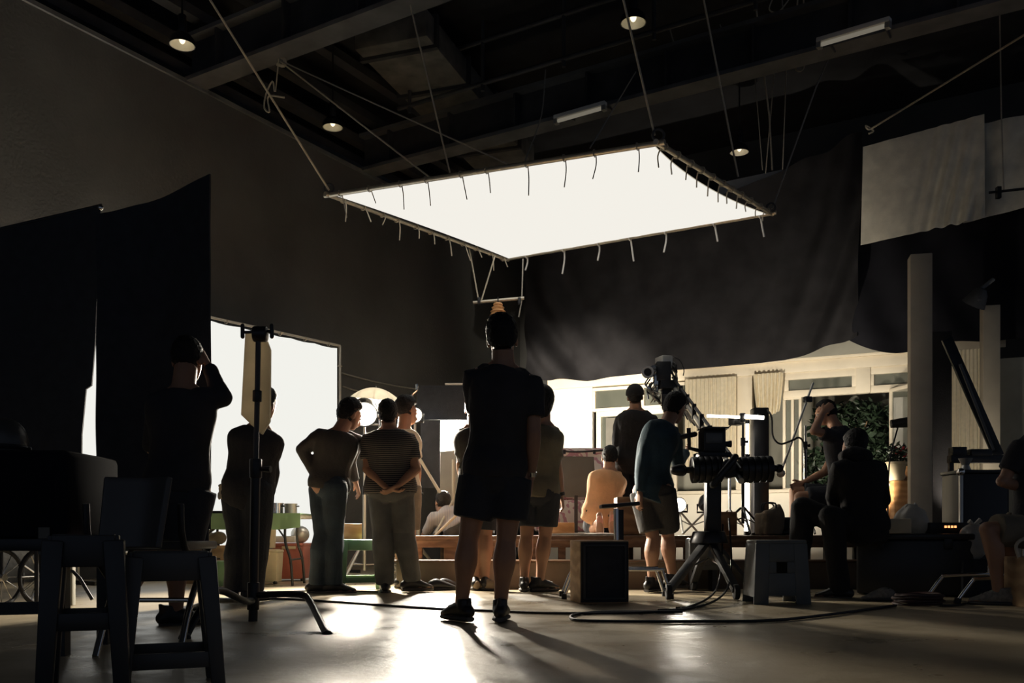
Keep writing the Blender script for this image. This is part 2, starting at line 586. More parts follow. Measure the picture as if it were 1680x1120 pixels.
# what stands behind the openings
b = MB(); block(b, 930, 1560, 0, 3.3, -1.7, .1); struct('wall_backing', b, M_backing)
b = MB(); block(b, 1280, 1450, 3.05, 3.75, .16, .08); struct('wall_set_upper', b, M_backing)
def window(n, px0, px1, z0, z1, fw=.05, off=.03, mull=(), glass=True):
    d_ = HP((px0 + px1) / 2, 0).y
    w = fw / d_ * F_PX * .85
    b = MB()
    block(b, px0, px1, z0, z0 + fw, off, .09); block(b, px0, px1, z1 - fw, z1, off, .09)
    block(b, px0, px0 + w, z0 + fw, z1 - fw, off, .09); block(b, px1 - w, px1, z0 + fw, z1 - fw, off, .09)
    for m_ in mull:
        block(b, m_ - w / 2, m_ + w / 2, z0 + fw, z1 - fw, off, .09)
    o = struct('window_%d' % n, b, M_set, bevel=.006)
    if glass:
        g = MB(); block(g, px0 + w * .5, px1 - w * .5, z0 + fw * .6, z1 - fw * .6, off - .03, .012)
        obj('pane', g, M_glass, o)
    return o
window(1, 972, 1052, 2.46, 2.84)
window(2, 1052, 1130, 2.46, 2.84)
window(3, 1284, 1407, 2.50, 2.86, .1)
window(4, 1424, 1502, 2.50, 2.86, .1)
b = MB(); block(b, 1404, 1428, 2.5, 2.86, .05, .12); struct('trim_9', b, M_set, bevel=.006)
window(5, 978, 1030, 1.12, 2.46, .09)
window(6, 1030, 1110, 1.12, 2.46, .09)
window(7, 1284, 1315, 1.12, 2.52, .05, .02, (1300,))
b = MB(); block(b, 972, 1500, 1.10, 1.15, .14, .26); struct('trim_10', b, M_set, bevel=.008)
# grey roller blind inside the door window
b = MB(); block(b, 994, 1016, 1.76, 2.34, .06, .02)
tag(obj('roller_blind', b, M_greypanel), 'small grey roller blind in the cream window beside the capped man', 'blind')
# swung casement at the right with a bright board behind
t = thing('casement_window', 'open cream casement leaf beside the shrub and the beige post', 'window', HP(1470, 1.15, .3))
a, c = HP(1462, 1.15, .05), HP(1512, 1.15, .62)
up = V((0, 0, 1.36))
fr = MB()
for p, q in ((a, c), (a + up, c + up), (a, a + up), (c, c + up)):
    fr.bar(p, q, .05, .05, up=HN)
obj('window_frame', fr, M_set, t, bevel=.006)
obj('pane', MB().bar(a + up * .5, c + up * .5, .012, 1.3), M_glass, t)
b = MB(); block(b, 1466, 1515, 1.2, 2.45, -.25, .03)
tag(obj('white_board', b, M_white), 'bright white board glowing in lamp light behind the open casement', 'board')

def curtain(name, px0, px1, z0, z1, off, pleats, label, gather=0., amp=.03, group=None, material=None, swag=0.):
    a, c = HP(px0, 0, off), HP(px1, 0, off)
    def fn(u, v):
        s = u
        if gather:
            k = gather * (1 - v) ** 1.5
            s = .5 + (u - .5) * (1 - k)
        p = a + (c - a) * s
        z = z0 + (z1 - z0) * v - swag * math.sin(PI * u) * (1 - v)
        w = math.sin(u * pleats * 2 * PI + .6 * math.sin(9 * u)) * amp * (1 - .35 * v) + .012 * noise.noise(V((u * 30, v * 3, px0)))
        return p + HN * w + V((0, 0, z))
    b = MB().sheet(fn, int(pleats * 8), 14, .004)
    o = obj(name, b, material or M_curtain, smooth=80)
    return tag(o, label, 'curtain', group)
curtain('voile_curtain', 1124, 1208, 1.45, 2.85, .14, 13, 'wide ivory pleated curtain hanging behind the camera crane arm', amp=.02)
curtain('voile_curtain', 1236, 1285, 2.30, 2.86, .14, 7, 'short ivory curtain gathered to a bunch at the white timber pillar', gather=.25, swag=.06)
curtain('voile_curtain', 1560, 1614, 1.3, 3.0, .1, 8, 'long cream curtain behind the dark slanted brace on the right', amp=.014)
b = MB(); block(b, 1552, 1650, 3.0, 3.12, .1, .05); struct('trim_11', b, M_post)

# ------------------------------------------------------------------ stage platform
t = thing('stage_platform', 'low brown timber stage platform across the middle with open front', 'platform', (2.0, 10.5, 0))
SX0, SX1, SY0, SY1, SZ = -.93, 5.0, 8.7, 12.55, .48
obj('deck', MB().box(((SX0 + SX1) / 2, (SY0 + SY1) / 2, SZ - .02), (SX1 - SX0, SY1 - SY0, .04)), M_stage, t, bevel=.005)
obj('front_beam', MB().box(((SX0 + SX1) / 2, SY0 + .03, SZ - .075), (SX1 - SX0, .06, .07)), M_stage, t, bevel=.004)
x = SX0 + .05
k = 0
while x < SX1:
    w_ = (.07, .12, .06, .10)[k % 4]
    obj('post', MB().box((x, SY0 + .06, .19), (w_, .07, .38)), M_stage, t, bevel=.004)
    obj('post', MB().box((x + .1, SY0 + 1.9, .22), (w_, .09, .44)), M_stage, t, bevel=.004)
    x += (.30, .42, .36, .27, .48)[k % 5]
    k += 1
tag(obj('stage_step', MB().box((2.0, 8.53, .12), (6.1, .24, .24)), M_riser, bevel=.006), 'long brown step running along the foot of the stage', 'step')
tag(obj('step_board', MB().box((2.0, 8.53, .25), (6.16, .30, .018)), M_stage, bevel=.004), 'thin dark tread board lying along the top of the brown step', 'board')

# ================================================================== RIGGING
# overhead silk frame: corners from its real size and tilt
cN, cL, cR_, cF = W(1080, 235, 7.9), W(540, 320, 9.74), W(1265, 350, 11.0), W(830, 425, 12.83)
oc = (cN + cL + cR_ + cF) / 4
t = thing('overhead_silk_frame', 'large square frame hung overhead holding a self-lit white silk', 'diffuser', oc)
def sp(u, v):
    return cN * (1 - u) * (1 - v) + cL * u * (1 - v) + cR_ * (1 - u) * v + cF * u * v
for p, q in ((cN, cL), (cL, cF), (cF, cR_), (cR_, cN)):
    e = (q - p).normalized() * .06
    obj('frame_tube', MB().tube([p - e, q + e], .024), M_tube, t)
def silkfn(u, v):
    i0 = .012 + .035 * 4 * v * (1 - v) * 0
    iu0 = .015 + .034 * (4 * v * (1 - v)) ** 1.0     # edge N-R pulled in
    iu1 = .018 + .012 * 4 * v * (1 - v)
    iv0 = .012 + .006 * abs(math.sin(u * 11 * PI))
    iv1 = .010 + .004 * abs(math.sin(u * 11 * PI))
    p = sp(iu0 + (1 - iu0 - iu1) * u, iv0 + (1 - iv0 - iv1) * v)
    return p + V((0, 0, -.05 * 16 * u * (1 - u) * v * (1 - v) - .005))
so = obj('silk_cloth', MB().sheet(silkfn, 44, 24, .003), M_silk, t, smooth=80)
top = MB().sheet(lambda u, v: silkfn(u, v) + V((0, 0, .012)), 30, 20, .003)
obj('glow_blocker', top, M_muslin, t, smooth=80)  # added layer, keeps the emitting silk from shining on the ceiling
random.seed(3)
def ties(p, q, n, hang, inward, rope=M_rope, r=.0065):
    for i in range(n):
        c = p + (q - p) * ((i + .6 + random.uniform(-.15, .15)) / n)
        h = hang * random.uniform(.55, 1.25)
        b = MB()
        loop = [c + inward * (.035 * math.cos(a)) + V((0, 0, .032 * math.sin(a))) for a in np.linspace(0, 2 * PI, 9)]
        b.tube(loop, r * .9, seg=6)
        j = random.uniform(-.03, .03)
        b.tube([c + inward * .03, c + inward * .05 + V((j * .3, 0, -h * .4)), c + inward * (.05 + j) + V((j, 0, -h))], r, seg=6, sub=4)
        obj('tie', b, rope, t)
inw = lambda p, q: ((oc - (p + q) / 2) * V((1, 1, 0))).normalized()
ties(cN, cL, 10, .22, inw(cN, cL), M_ropedark, .005)
ties(cL, cF, 11, .20, inw(cL, cF))
ties(cF, cR_, 7, .26, -inw(cF, cR_), M_white, .011)
ties(cR_, cN, 11, .18, inw(cR_, cN))
for c in (cN, cL, cR_, cF):
    obj('corner_ring', MB().tube([c + V((.05 * math.cos(a), 0, .07 + .05 * math.sin(a))) for a in np.linspace(0, 2 * PI, 13)], .012, seg=8), M_steel, t)

def rope(pts, r, label, m=M_rope, sub=1, group=None, knot=None):
    b = MB().tube(pts, r, seg=7, sub=sub)
    if knot is not None:
        k = V(knot)
        b.tube([k + V((.05, 0, .0)), k + V((.03, 0, .10)), k + V((-.04, .02, -.02)), k + V((-.05, 0, -.16)), k + V((.0, 0, -.2)), k + V((-.01, 0, -.05)), k + V((.15, 0, -.06))], r * .8, seg=6, sub=5)
    return tag(obj('rope', b, m), label, 'rope', group)
def rp(px, py, d): return W(px, py, d)
rope([rp(340, -8, 8.6), rp(540, 312, 9.74)], .011, 'long slanted pale rope to the left corner of the silk frame', knot=rp(442, 150, 9.2))
hook = rp(460, 101, 10.75)
rope([hook, rp(705, 291, 9.2)], .009, 'pale rope from the left girder hook to the near left frame edge')
rope([hook + V((.02, 0, 0)), rp(833, 269, 8.75)], .008, 'flatter grey rope from the left girder hook to the middle of the frame edge', M_ropedark)
rope([hook + V((-.02, 0, .03)), rp(452, 150, 10.7)], .008, 'short loose rope end hanging under the left girder hook')
tag(obj('hook', MB().tube([hook + V((0, 0, .06)), hook + V((.05, 0, .02)), hook + V((.04, 0, -.05)), hook + V((-.04, 0, -.03))], .02, seg=8, sub=3), M_rope), 'knotted cord hook on the lower edge of the left girder', 'hook')
rope([rp(673, 8, 9.6), rp(738, 283, 9.1)], .009, 'steep pale rope dropping past the air duct to the frame edge')
rope([rp(1021, -8, 7.9), rp(1074, 222, 7.95)], .010, 'pale rope in front of a hanging lamp to the near frame corner')
rope([rp(1153, -8, 9.9), rp(1211, 290, 10.4)], .011, 'bright rope crossing the small hanging lamp behind the frame')
rope([rp(1238, -8, 11.5), rp(1262, 190, 12), rp(1267, 279, 12.2)], .011, 'thick pale rope left of the dangling loops, knotted midway')
rope([rp(1405, -8, 11.8), rp(1340, 140, 11.5), rp(1267, 342, 11.0)], .010, 'long slanted grey rope to the right corner of the silk frame', M_ropedark)
rope([rp(1680 + 20, 45, 10.5), rp(1428, 212, 12.6)], .013, 'long pale rope sloping from the right edge to the muslin corner', knot=None)
tag(obj('knot', MB().tube([rp(1430, 212, 12.6) + V((a * .08, 0, b_ * .06)) for a, b_ in ((.2, .2), (-.6, .0), (-1.0, .8), (-.3, .3), (.3, -.4), (-.5, -1.0))], .013, seg=8, sub=4), M_rope), 'knotted rope end at the top of the black drape', 'knot')
rope([rp(1043, 118, 10.6), rp(968, 243, 8.5)], .007, 'thin grey rope slanting to the near frame edge left of the corner', M_ropedark)
rope([rp(895, 115, 11), rp(888, 190, 10.2), rp(862, 262, 9.0)], .007, 'dark loose rope hanging from catwalk to the frame edge', M_ropedark, 4)
rope([rp(1239, 130, 12.5), rp(1251, 279, 12.7)], .007, 'thin grey rope straight down left of the thick knotted rope', M_ropedark)
rope([rp(1278, 20, 12), rp(1272, 100, 12.3), rp(1256, 285, 12.7)], .008, 'thin grey rope straight down behind the thick knotted rope', M_ropedark)
rope([rp(1296, -8, 12), rp(1290, 120, 12.3), rp(1284, 278, 12.7)], .008, 'thin grey rope just left of the long hanging loop', M_ropedark)
rope([rp(1309, -8, 11.6), rp(1303, 95, 11.8), rp(1311, 117, 11.8), rp(1322, 95, 11.8), rp(1318, -8, 11.6)], .010, 'long narrow rope loop dangling from the ceiling', M_rope, 6)
rope([rp(1270, -8, 11.6), rp(1262, 15, 11.6), rp(1276, 20, 11.6), rp(1290, 5, 11.6), rp(1298, -8, 11.6)], .009, 'short swagged rope loop at the top edge', M_rope, 6)
rope([rp(1283, -4, 11.6), rp(1286, 28, 11.6), rp(1294, 48, 11.6), rp(1284, 62, 11.6), rp(1262, 64, 11.6)], .008, 'curled rope tail beside the dangling loops', M_ropedark, 6)
rope([rp(1098, 44, 12), rp(1106, 70, 12), rp(1125, 102, 12)], .009, 'loose curved rope tail under the catwalk', M_ropedark, 6)
rope([rp(1181, 40, 12), rp(1192, 64, 12), rp(1214, 76, 12)], .008, 'short curved rope tail right of the bright rope', M_ropedark, 6)
rope([rp(1640, 20, 11.6), rp(1643, 190, 11.9), rp(1647, 312, 12)], .009, 'dark rope carrying the pipe in front of the muslin', M_ropedark)
rope([rp(770, 408, 12.2), rp(785, 492, 12.2)], .010, 'left rope holding the short hanging pipe', M_rope)
rope([rp(812, 420, 12.4), rp(790, 492, 12.2)], .010, 'slanted rope holding the short hanging pipe', M_rope)
rope([rp(858, 425, 12.6), rp(856, 492, 12.2), rp(851, 520, 12.2)], .009, 'knotted rope at the right end of the short hanging pipe', M_ropedark)

def pendant(px, py, rpx, d, label):
    c = W(px, py, d)
    r = rpx / F_PX * d
    t = thing('hanging_lamp', label, 'lamp', c, 'round hanging lamps')
    h = r * .95
    obj('shade', MB().lathe([(r, 0), (r * .93, h * .45), (r * .62, h * .85), (r * .34, h), (r * .30, h * .97), (r * .55, h * .8), (r * .86, h * .42), (r * .93, 0)], c), M_reflector, t)
    obj('outer_shell', MB().lathe([(r * 1.03, -.005), (r * .96, h * .47), (r * .65, h * .89), (r * .36, h * 1.05), (.001, h * 1.05), (.001, h * 1.01), (r * .35, h * 1.01), (r * .63, h * .87), (r * .945, h * .46), (r * 1.01, -.005)], c), M_blackmetal, t)
    obj('ballast_housing', MB().cyl(c + V((0, 0, h * 1.02)), c + V((0, 0, h * 2.6)), r * .36, r * .33), M_blackmetal, t, bevel=.01)
    obj('bulb', MB().ball(c + V((0, 0, h * .55)), (r * .26, r * .26, r * .42)), emit_mat('lamp bulb', (1, .88, .62), 1.6), t)
    obj('rod', MB().cyl(c + V((0, 0, h * 2.5)), V((c.x, c.y, 7.22)), .012), M_blackmetal, t)
pendant(299, 74, 20, 9.6, 'round hanging lamp over the left wall near the girder')
pendant(546, 209, 16.5, 12.4, 'round hanging lamp above the left corner of the silk frame')
pendant(1039, 38, 21, 9.9, 'round hanging lamp at the top centre near the frame rope')
pendant(1213, 250, 15, 13.2, 'small tilted hanging lamp behind the right edge of the silk frame')

def batten(a, c, label):
    p, q = W(*a), W(*c)
    t = thing('fluorescent_batten', label, 'light fitting', (p + q) / 2, 'fluorescent battens on the girder')
    e = (q - p).normalized()
    for s in (p.lerp(q, .12), p.lerp(q, .88)):
        k = (s - g2).dot(gd)
        b_ = g2 + gd * k
        obj('bracket', MB().tube([s + V((0, 0, .07)), V((b_.x, b_.y, 6.0))], .012, seg=8), M_steel, t)
    obj('housing', MB().bar(p + V((0, 0, .05)), q + V((0, 0, .05)), .08, .05), M_white, t, bevel=.006)
    obj('tube', MB().tube([p + e * .04, q - e * .04], .022), emit_mat('self-lit tube', (1, .9, .7), .16), t)  # tube is off; faint emission stands in for light bounced from the floor
    for s in (p, q - e * .05):
        obj('end_cap', MB().bar(s, s + e * .05, .07, .07), M_silver, t)
batten((910, 200, 12.05), (994, 176, 11.68), 'dull fluorescent batten above the left half of the silk frame')
batten((1341, 75, 10.28), (1461, 40, 9.76), 'dull fluorescent batten near the upper right corner')

# short pipe with an old lamp under the far frame corner
t = thing('hanging_pipe', 'short pale pipe slung under the far corner of the silk frame', 'pipe', W(818, 493, 12.2))
obj('pipe', MB().tube([W(776, 496, 12.2), W(860, 489, 12.2)], .022), M_tube, t)
for px_ in (786, 852):
    c = W(px_, 494, 12.2)
    obj('clamp', MB().box(c, (.04, .07, .09)), M_blackmetal, t, bevel=.006)
c = W(817, 512, 12.1)
t = thing('work_lamp', 'old ribbed lamp hanging from the short pale pipe', 'lamp', c)
obj('ribbed_body', MB().lathe([(.001, .12), (.05, .12), (.065, .10), (.055, .08), (.085, .06), (.07, .035), (.10, .01), (.085, -.01), (.11, -.04), (.001, -.04)], c), M_orangeWood, t)
obj('shade', MB().lathe([(.10, -.04), (.15, -.1), (.14, -.1), (.09, -.045)], c), M_blackmetal, t)
obj('hook', MB().tube([c + V((0, 0, .12)), c + V((.0, 0, .2))], .008), M_blackmetal, t)

# ------------------------------------------------------------------ drapes
def plane_pt(px, py, off):
    p = HP(px, 0, off)
    p.z = EYE + (HY - py) / F_PX * p.y
    return p
def cloth(name, tl, tr, bl, br, off, label, m, folds=None, nu=60, nv=40, th=.006, cat='drape', group=None, botc=0., topc=0., lead=0.):
    def fn(u, v):
        x_t = tl[0] + (tr[0] - tl[0]) * u; x_b = bl[0] + (br[0] - bl[0]) * u
        y_t = tl[1] + (tr[1] - tl[1]) * u + topc * 4 * u * (1 - u)
        y_b = bl[1] + (br[1] - bl[1]) * u + botc(u) if callable(botc) else bl[1] + (br[1] - bl[1]) * u + botc * 4 * u * (1 - u)
        px, py = x_t + (x_b - x_t) * v, y_t + (y_b - y_t) * v
        o = off + (folds(u, v) if folds else 0)
        p = plane_pt(px, py, off)
        return p + HN * (o - off)
    return tag(obj(name, MB().sheet(fn, nu, nv, th), m, smooth=80), label, cat, group)
def big_folds(u, v):
    w = 0
    # swags falling from the top left corner, sweeping to the right
    g = math.exp(-(u / .20) ** 2)
    s = u * 8.5 - (v ** 1.6) * 1.9
    w += .16 * g * math.sin(s * 2 * PI * .8 + .5 * math.sin(v * 4)) * min(1, v * 2 + .15) * min(1, u * 14 + .2)
    # slanted folds at the right end
    g2 = math.exp(-((1 - u) / .20) ** 2)
    s2 = (1 - u) * 7 - v * .55 - .9 * v * v
    w += .12 * g2 * math.sin(s2 * 2 * PI)
    w += .02 * noise.noise(V((u * 9, v * 6, 1.3)))
    return w
def bigbot(u):
    # bottom edge: y offset from the straight line (861,606)->(1414,548)
    k = [(0, 0), (.03, 17), (.18, 29), (.4, 27), (.62, 31), (.78, 32), (.88, 22), (1.0, 4)]
    for (a, ya), (c, yc) in zip(k, k[1:]):
        if u <= c + 1e-9:
            s = (u - a) / (c - a)
            return ya + (yc - ya) * s
    return 0
cloth('black_drape', (860, 405), (1414, 216), (863, 606), (1406, 546), .40, 'huge black drape hanging above the white set windows', M_drape, big_folds, 110, 60, botc=bigbot, topc=26)
def rfolds(u, v):
    return .06 * math.sin((u * 3.0 - v * 1.2) * 2 * PI) * (1 - u * .4) * (.3 + v) + .02 * noise.noise(V((u * 8, v * 5, 9)))
def rbot(u):
    return 22 * math.sin(min(1, u * 2.6) * PI) * (1 if u < .4 else 0) + (12 * math.sin(PI * u))
cloth('black_drape', (1406, 330), (1760, 320), (1384, 552), (1760, 545), .28, 'darker black drape on the right below the muslin sheets', M_drapedark, rfolds, 70, 40, botc=rbot)
def mfolds(u, v):
    g = math.exp(-((u - .72) / .22) ** 2)
    return .045 * g * math.sin((u * 8 + v * 1.5) * 2 * PI) * (.25 + v) + .012 * noise.noise(V((u * 7, v * 7, 4)))
cloth('muslin_sheet', (1416, 241), (1615, 187), (1412, 402), (1616, 357), .62, 'pale grey muslin sheet with folds at the top right', M_muslin, mfolds, 70, 36, cat='sheet')
cloth('muslin_sheet', (1580, 209), (1770, 170), (1580, 366), (1770, 318), .50, 'second grey muslin sheet behind the pipe at the right edge', M_muslin, lambda u, v: .02 * math.sin(u * 20 + v * 3) + .02 * noise.noise(V((u * 6, v * 6, 2))), 40, 30, cat='sheet')
cloth('muslin_strip', (1180, 300), (1284, 278), (1180, 330), (1284, 300), -.1, 'narrow white cloth strip behind the right edge of the silk frame', M_white, None, 20, 8, cat='sheet')
# pipe across the second sheet
t = thing('drape_pipe', 'thin dark pipe hanging in front of the second muslin sheet', 'pipe', W(1660, 314, 11.4))
obj('pipe', MB().tube([W(1622, 316, 11.5), W(1740, 303, 11.2)], .016), M_blackmetal, t)
obj('clamp', MB().box(W(1638, 316, 11.45), (.05, .06, .14)), M_blackmetal, t)
# hook lamp on the dark drape
c = W(1604, 488, 11.8)
t = thing('clip_lamp', 'small dim lamp head clipped before the dark drape at right', 'lamp', c)
obj('shade', MB().lathe([(.15, -.10), (.10, .06), (.05, .12), (.001, .12), (.001, .10), (.045, .10), (.09, .05), (.14, -.10)], c, axis=(.3, -.5, .8)), M_steel, t)
obj('arm', MB().tube([c + V((.03, 0, .1)), W(1630, 458, 11.8)], .025), M_strip, t)
obj('bulb', MB().ball(c + V((-.02, -.05, -.04)), .06), M_steel, t)

# posts and brace on the right
tag(obj('timber_post', MB().box(V((W(1509, 875, 11.0).x, 11.0, (EYE + 455 / F_PX * 11) / 2)), (.24, .22, EYE + 455 / F_PX * 11), rz=-.25), M_post, bevel=.008), 'tall square beige post rising in front of the drape', 'post')['kind'] = 'structure'
tag(obj('timber_post', MB().box(V((W(1624, 875, 11.9).x, 11.9, (EYE + 372 / F_PX * 11.9) / 2)), (.2, .2, EYE + 372 / F_PX * 11.9), rz=-.25), M_post, bevel=.008), 'shorter square beige post beside the cream curtain', 'post')['kind'] = 'structure'
tag(obj('dark_flat', MB().box(W(1545, 690, 11.5) * V((1, 1, 0)) + V((0, 0, 1.5)), (.22, .06, 3.0), rz=-.25), M_dark, bevel=.004), 'narrow black upright flat just right of the tall post', 'flat')
t = thing('diagonal_brace', 'dark slanted timber brace leaning across the cream curtain', 'brace', W(1600, 655, 11.2))
obj('board', MB().bar(W(1553, 555, 11.2), W(1638, 748, 11.2), .04, .13, up=(1, 0, .5)), M_blackmetal, t, bevel=.004)
obj('edge_strip', MB().bar(W(1575, 597, 11.12), W(1630, 738, 11.12), .02, .03, up=(1, 0, .5)), M_strip, t)
t = thing('brace_bench', 'dark crossbar with two blocks under the slanted brace', 'shelf', W(1600, 752, 11.1))
obj('crossbar', MB().bar(W(1557, 753, 11.1), W(1650, 753, 11.1), .12, .09), M_blackmetal, t, bevel=.006)
obj('block', MB().box(W(1571, 741, 11.1), (.17, .12, .11)), M_blackmetal, t, bevel=.006)
obj('block', MB().box(W(1607, 743, 11.1), (.25, .12, .09)), M_blackmetal, t, bevel=.006)
obj('support', MB().bar(W(1650, 753, 11.1), W(1650, 753, 11.1) * V((1, 1, 0)), .05, .05, up=(0, 1, 0)), M_blackmetal, t)
obj('support', MB().bar(W(1560, 753, 11.1), W(1560, 753, 11.1) * V((1, 1, 0)), .05, .05, up=(0, 1, 0)), M_blackmetal, t)

# ================================================================== PEOPLE
def person(d, J, a, label, shirt, legs, shoes=None, hair='short', ha=None, sleeve='short', hem='short', skin=None,
           shirt_m=None, legs_m=None, shoe_m=None, toe=(0, 0), cap=None, shirt_low=.06, wide=1., vox=.010, leg_r=1., hair_m=None,
           hand='relaxed', hem_k=.84, shirt_amp=.007, hs=1., foot_dir=None, tilt=0.):
    """one figure; J gives joints as (px,py[,extra depth]) in the photograph, a the way it faces (0 away, 90 left)"""
    skin = skin or M_skin
    P = {k: W(v[0], v[1], d + (v[2] if len(v) > 2 else 0)) for k, v in J.items()}
    ra = math.radians(a)
    Fd = V((-math.sin(ra), math.cos(ra), 0)); R = V((math.cos(ra), math.sin(ra), 0))
    rh = ra if ha is None else math.radians(ha)
    up = V((0, 0, 1))
    hd, nk, pv = P['hd'], P['nk'], P['pv']
    sp_ = (nk - pv); L = sp_.length; sd = sp_.normalized()
    sl, sr = P.get('sl', nk - R * .18 - sd * .05), P.get('sr', nk + R * .18 - sd * .05)
    hl, hr = P.get('hl', pv - R * .09 - sd * .05), P.get('hr', pv + R * .09 - sd * .05)
    Rs = (sr - sl).normalized()
    Rh = (hr - hl).normalized()
    az = min(P['al'].z, P['ar'].z)
    base = (P['al'] + P['ar']) / 2; base.z = min(az - .07, base.z)
    t = thing('person', label, 'person', base)
    fw = sd.cross(Rs).normalized() * -1
    if fw.dot(Fd) < 0: fw = -fw
    # spine rows: (along, half width, half depth, forward)
    rows = [(-.20, .10, .085, 0), (-.10, .155, .11, -.012), (.03, .165, .118, -.012), (.2, .148, .105, 0), (.40, .142, .104, .0), (.62, .162, .118, .0), (.80, .172, .115, -.008), (.91, .150, .092, -.012), (.98, .085, .068, -.008)]
    bend = (P['ch'] - (pv + sp_ * .6)) if 'ch' in P else V((0, 0, 0))
    def spine(infl, lo=-9, hi=9, wf=1.):
        pts, rad = [], []
        for k, w, dp, f in rows:
            if k < lo or k > hi: continue
            c = pv + sp_ * k + fw * f + bend * (4 * max(0, min(1, k)) * (1 - max(0, min(1, k))))
            pts.append(c); rad.append((w * wide * wf + infl, dp * wide ** .5 + infl))
        return pts, rad
    b = MB()
    pts, rad = spine(0)
    b.tube(pts, rad, ref=Rs, seg=20, sub=2)
    # neck and head
    hup = (hd - nk).normalized()
    hF = V((-math.sin(rh), math.cos(rh), 0)); hF = (hF - hup * hF.dot(hup) * .6)
    if tilt: hF = (hF + up * tilt)
    hF.normalize()
    hR = hF.cross(hup).normalized(); hU = hR.cross(hF).normalized()
    HM = Matrix((hR, hF, hU)).transposed()
    def hp(x, y, z): return hd + (hR * x + hF * y + hU * z) * hs
    b.tube([nk - hup * .05, nk + hup * .03, hp(0, -.02, -.05)], [(.072, .068), (.064, .062), (.062, .064)], ref=hR, seg=16, sub=2)
    b.ball(hp(0, -.012, .03), (.074 * hs, .092 * hs, .088 * hs), 20, 14, HM)          # skull
    b.tube([hp(0, .02, .05), hp(0, .035, -.02), hp(0, .048, -.075), hp(0, .056, -.105)], [(.068, .065), (.066, .058), (.050, .045), (.028, .026)], ref=hR, seg=16, sub=2)   # face and jaw
    b.tube([hp(0, .088, .015), hp(0, .104, -.012), hp(0, .113, -.034), hp(0, .09, -.042)], [.009, .011, .016, .010], seg=8, sub=2)  # nose
    b.tube([hp(-.028, .087, -.062), hp(0, .098, -.06), hp(.028, .087, -.062)], [.006, .010, .006], seg=8, sub=2)   # lips
    b.tube([hp(-.05, .074, .03), hp(0, .090, .032), hp(.05, .074, .03)], [.008, .010, .008], seg=8, sub=2)     # brow
    for s in (-1, 1):
        b.ball(hp(s * .076, -.008, -.005), (.011, .020, .033), 10, 8, HM)             # ears
    for s, so_ in ((-1, sl), (1, sr)):
        b.tube([nk + hup * .03 + Rs * s * .02, nk + Rs * s * .075 - sd * .02, so_ - Rs * s * .03], [.032, .038, .05], seg=12, sub=2)
    # arms
    for s, so_, el, wr in ((-1, sl, P['el'], P['wl']), (1, sr, P['er'], P['wr'])):
        inn = so_ - Rs * s * .07 - up * .01
        ax = Rs
        u = (el - so_)
        b.tube([inn, so_, so_ + u * .5, el], [.058, .058, .046, .040], seg=14, sub=3, round_ends=True)
        fo = wr - el
        b.tube([el - fo * .04, el + fo * .28, el + fo * .65, wr], [(.040, .040), (.042, .040), (.034, .031), (.026, .021)], seg=14, sub=3, round_ends=True)
        # hand: palm, four fingers of different length, thumb from the palm's side
        hdirs = fo.normalized()
        if ('h%s' % 'lr'[s > 0]) + 'd' in P:
            hdirs = (P['h%sd' % 'lr'[s > 0]] - wr).normalized()
        side = Rs.cross(hdirs)
        side = (side if side.length > .2 else Fd.cross(hdirs)).normalized()     # thumb-to-little axis
        if side.dot(Fd) < 0: side = -side
        palm_n = hdirs.cross(side).normalized()
        if palm_n.dot(R) * s > 0: palm_n = -palm_n                              # faces the body
        b.tube([wr - hdirs * .005, wr + hdirs * .03, wr + hdirs * .085], [(.026, .019), (.038, .018), (.042, .014)], ref=side, seg=12, sub=2, round_ends=True)
        curl = .55
        for i, (ln, off) in enumerate(((.068, .031), (.078, .010), (.072, -.011), (.056, -.031))):
            k0 = wr + hdirs * (.085 - abs(off) * .15) + side * off
            d1 = (hdirs + palm_n * .25 * curl + side * off * 2.2).normalized()
            d2 = (hdirs + palm_n * 1.2 * curl + side * off * 2.2).normalized()
            d3 = (hdirs * .6 + palm_n * 1.9 * curl).normalized()
            b.tube([k0 - hdirs * .02, k0 + d1 * ln * .45, k0 + d1 * ln * .45 + d2 * ln * .32, k0 + d1 * ln * .45 + d2 * ln * .32 + d3 * ln * .25], [.0092, .0088, .0082, .007], seg=8, sub=2, round_ends=True)
        k0 = wr + hdirs * .025 + side * .026
        b.tube([k0, k0 + side * .028 + hdirs * .026 + palm_n * .008, k0 + side * .036 + hdirs * .058 + palm_n * .018], [.014, .0105, .0085], seg=8, sub=2, round_ends=True)
    # legs
    feet = []
    for s, hp_, kn, an, tdeg in ((-1, hl, P['kl'], P['al'], toe[0]), (1, hr, P['kr'], P['ar'], toe[1])):
        u = kn - hp_; w_ = an - kn
        back = -Fd
        b.tube([hp_ - u * .05, hp_ + u * .3, hp_ + u * .65, kn], [.088, .084, .066, .055], seg=16, sub=3, round_ends=True)
        cb = back - w_.normalized() * back.dot(w_.normalized())
        b.tube([kn - w_ * .03, kn + w_ * .3 + cb * .022, kn + w_ * .62 + cb * .012, an], [.055, .066, .046, .037], seg=16, sub=3)
        tr = math.radians(a + tdeg)
        tv = V((-math.sin(tr), math.cos(tr), 0))
        if foot_dir: tv = V(foot_dir).normalized()
        feet.append((an, tv))
        dn = V((0, 0, -1)) if not foot_dir else (tv.cross(R)).normalized() * (1 if tv.cross(R).dot(-Fd) > 0 else -1)
        sdv = tv.cross(up) if not foot_dir else R
        h = .075
        b.tube([an - tv * .055 + dn * .045, an + dn * .035, an + tv * .07 + dn * .048, an + tv * .13 + dn * .055, an + tv * .165 + dn * .06],
               [(.030, .028), (.036, .038), (.042, .026), (.043, .017), (.030, .012)], ref=sdv, seg=14, sub=2, round_ends=True)
    body = remesh(b, .0065, 3)
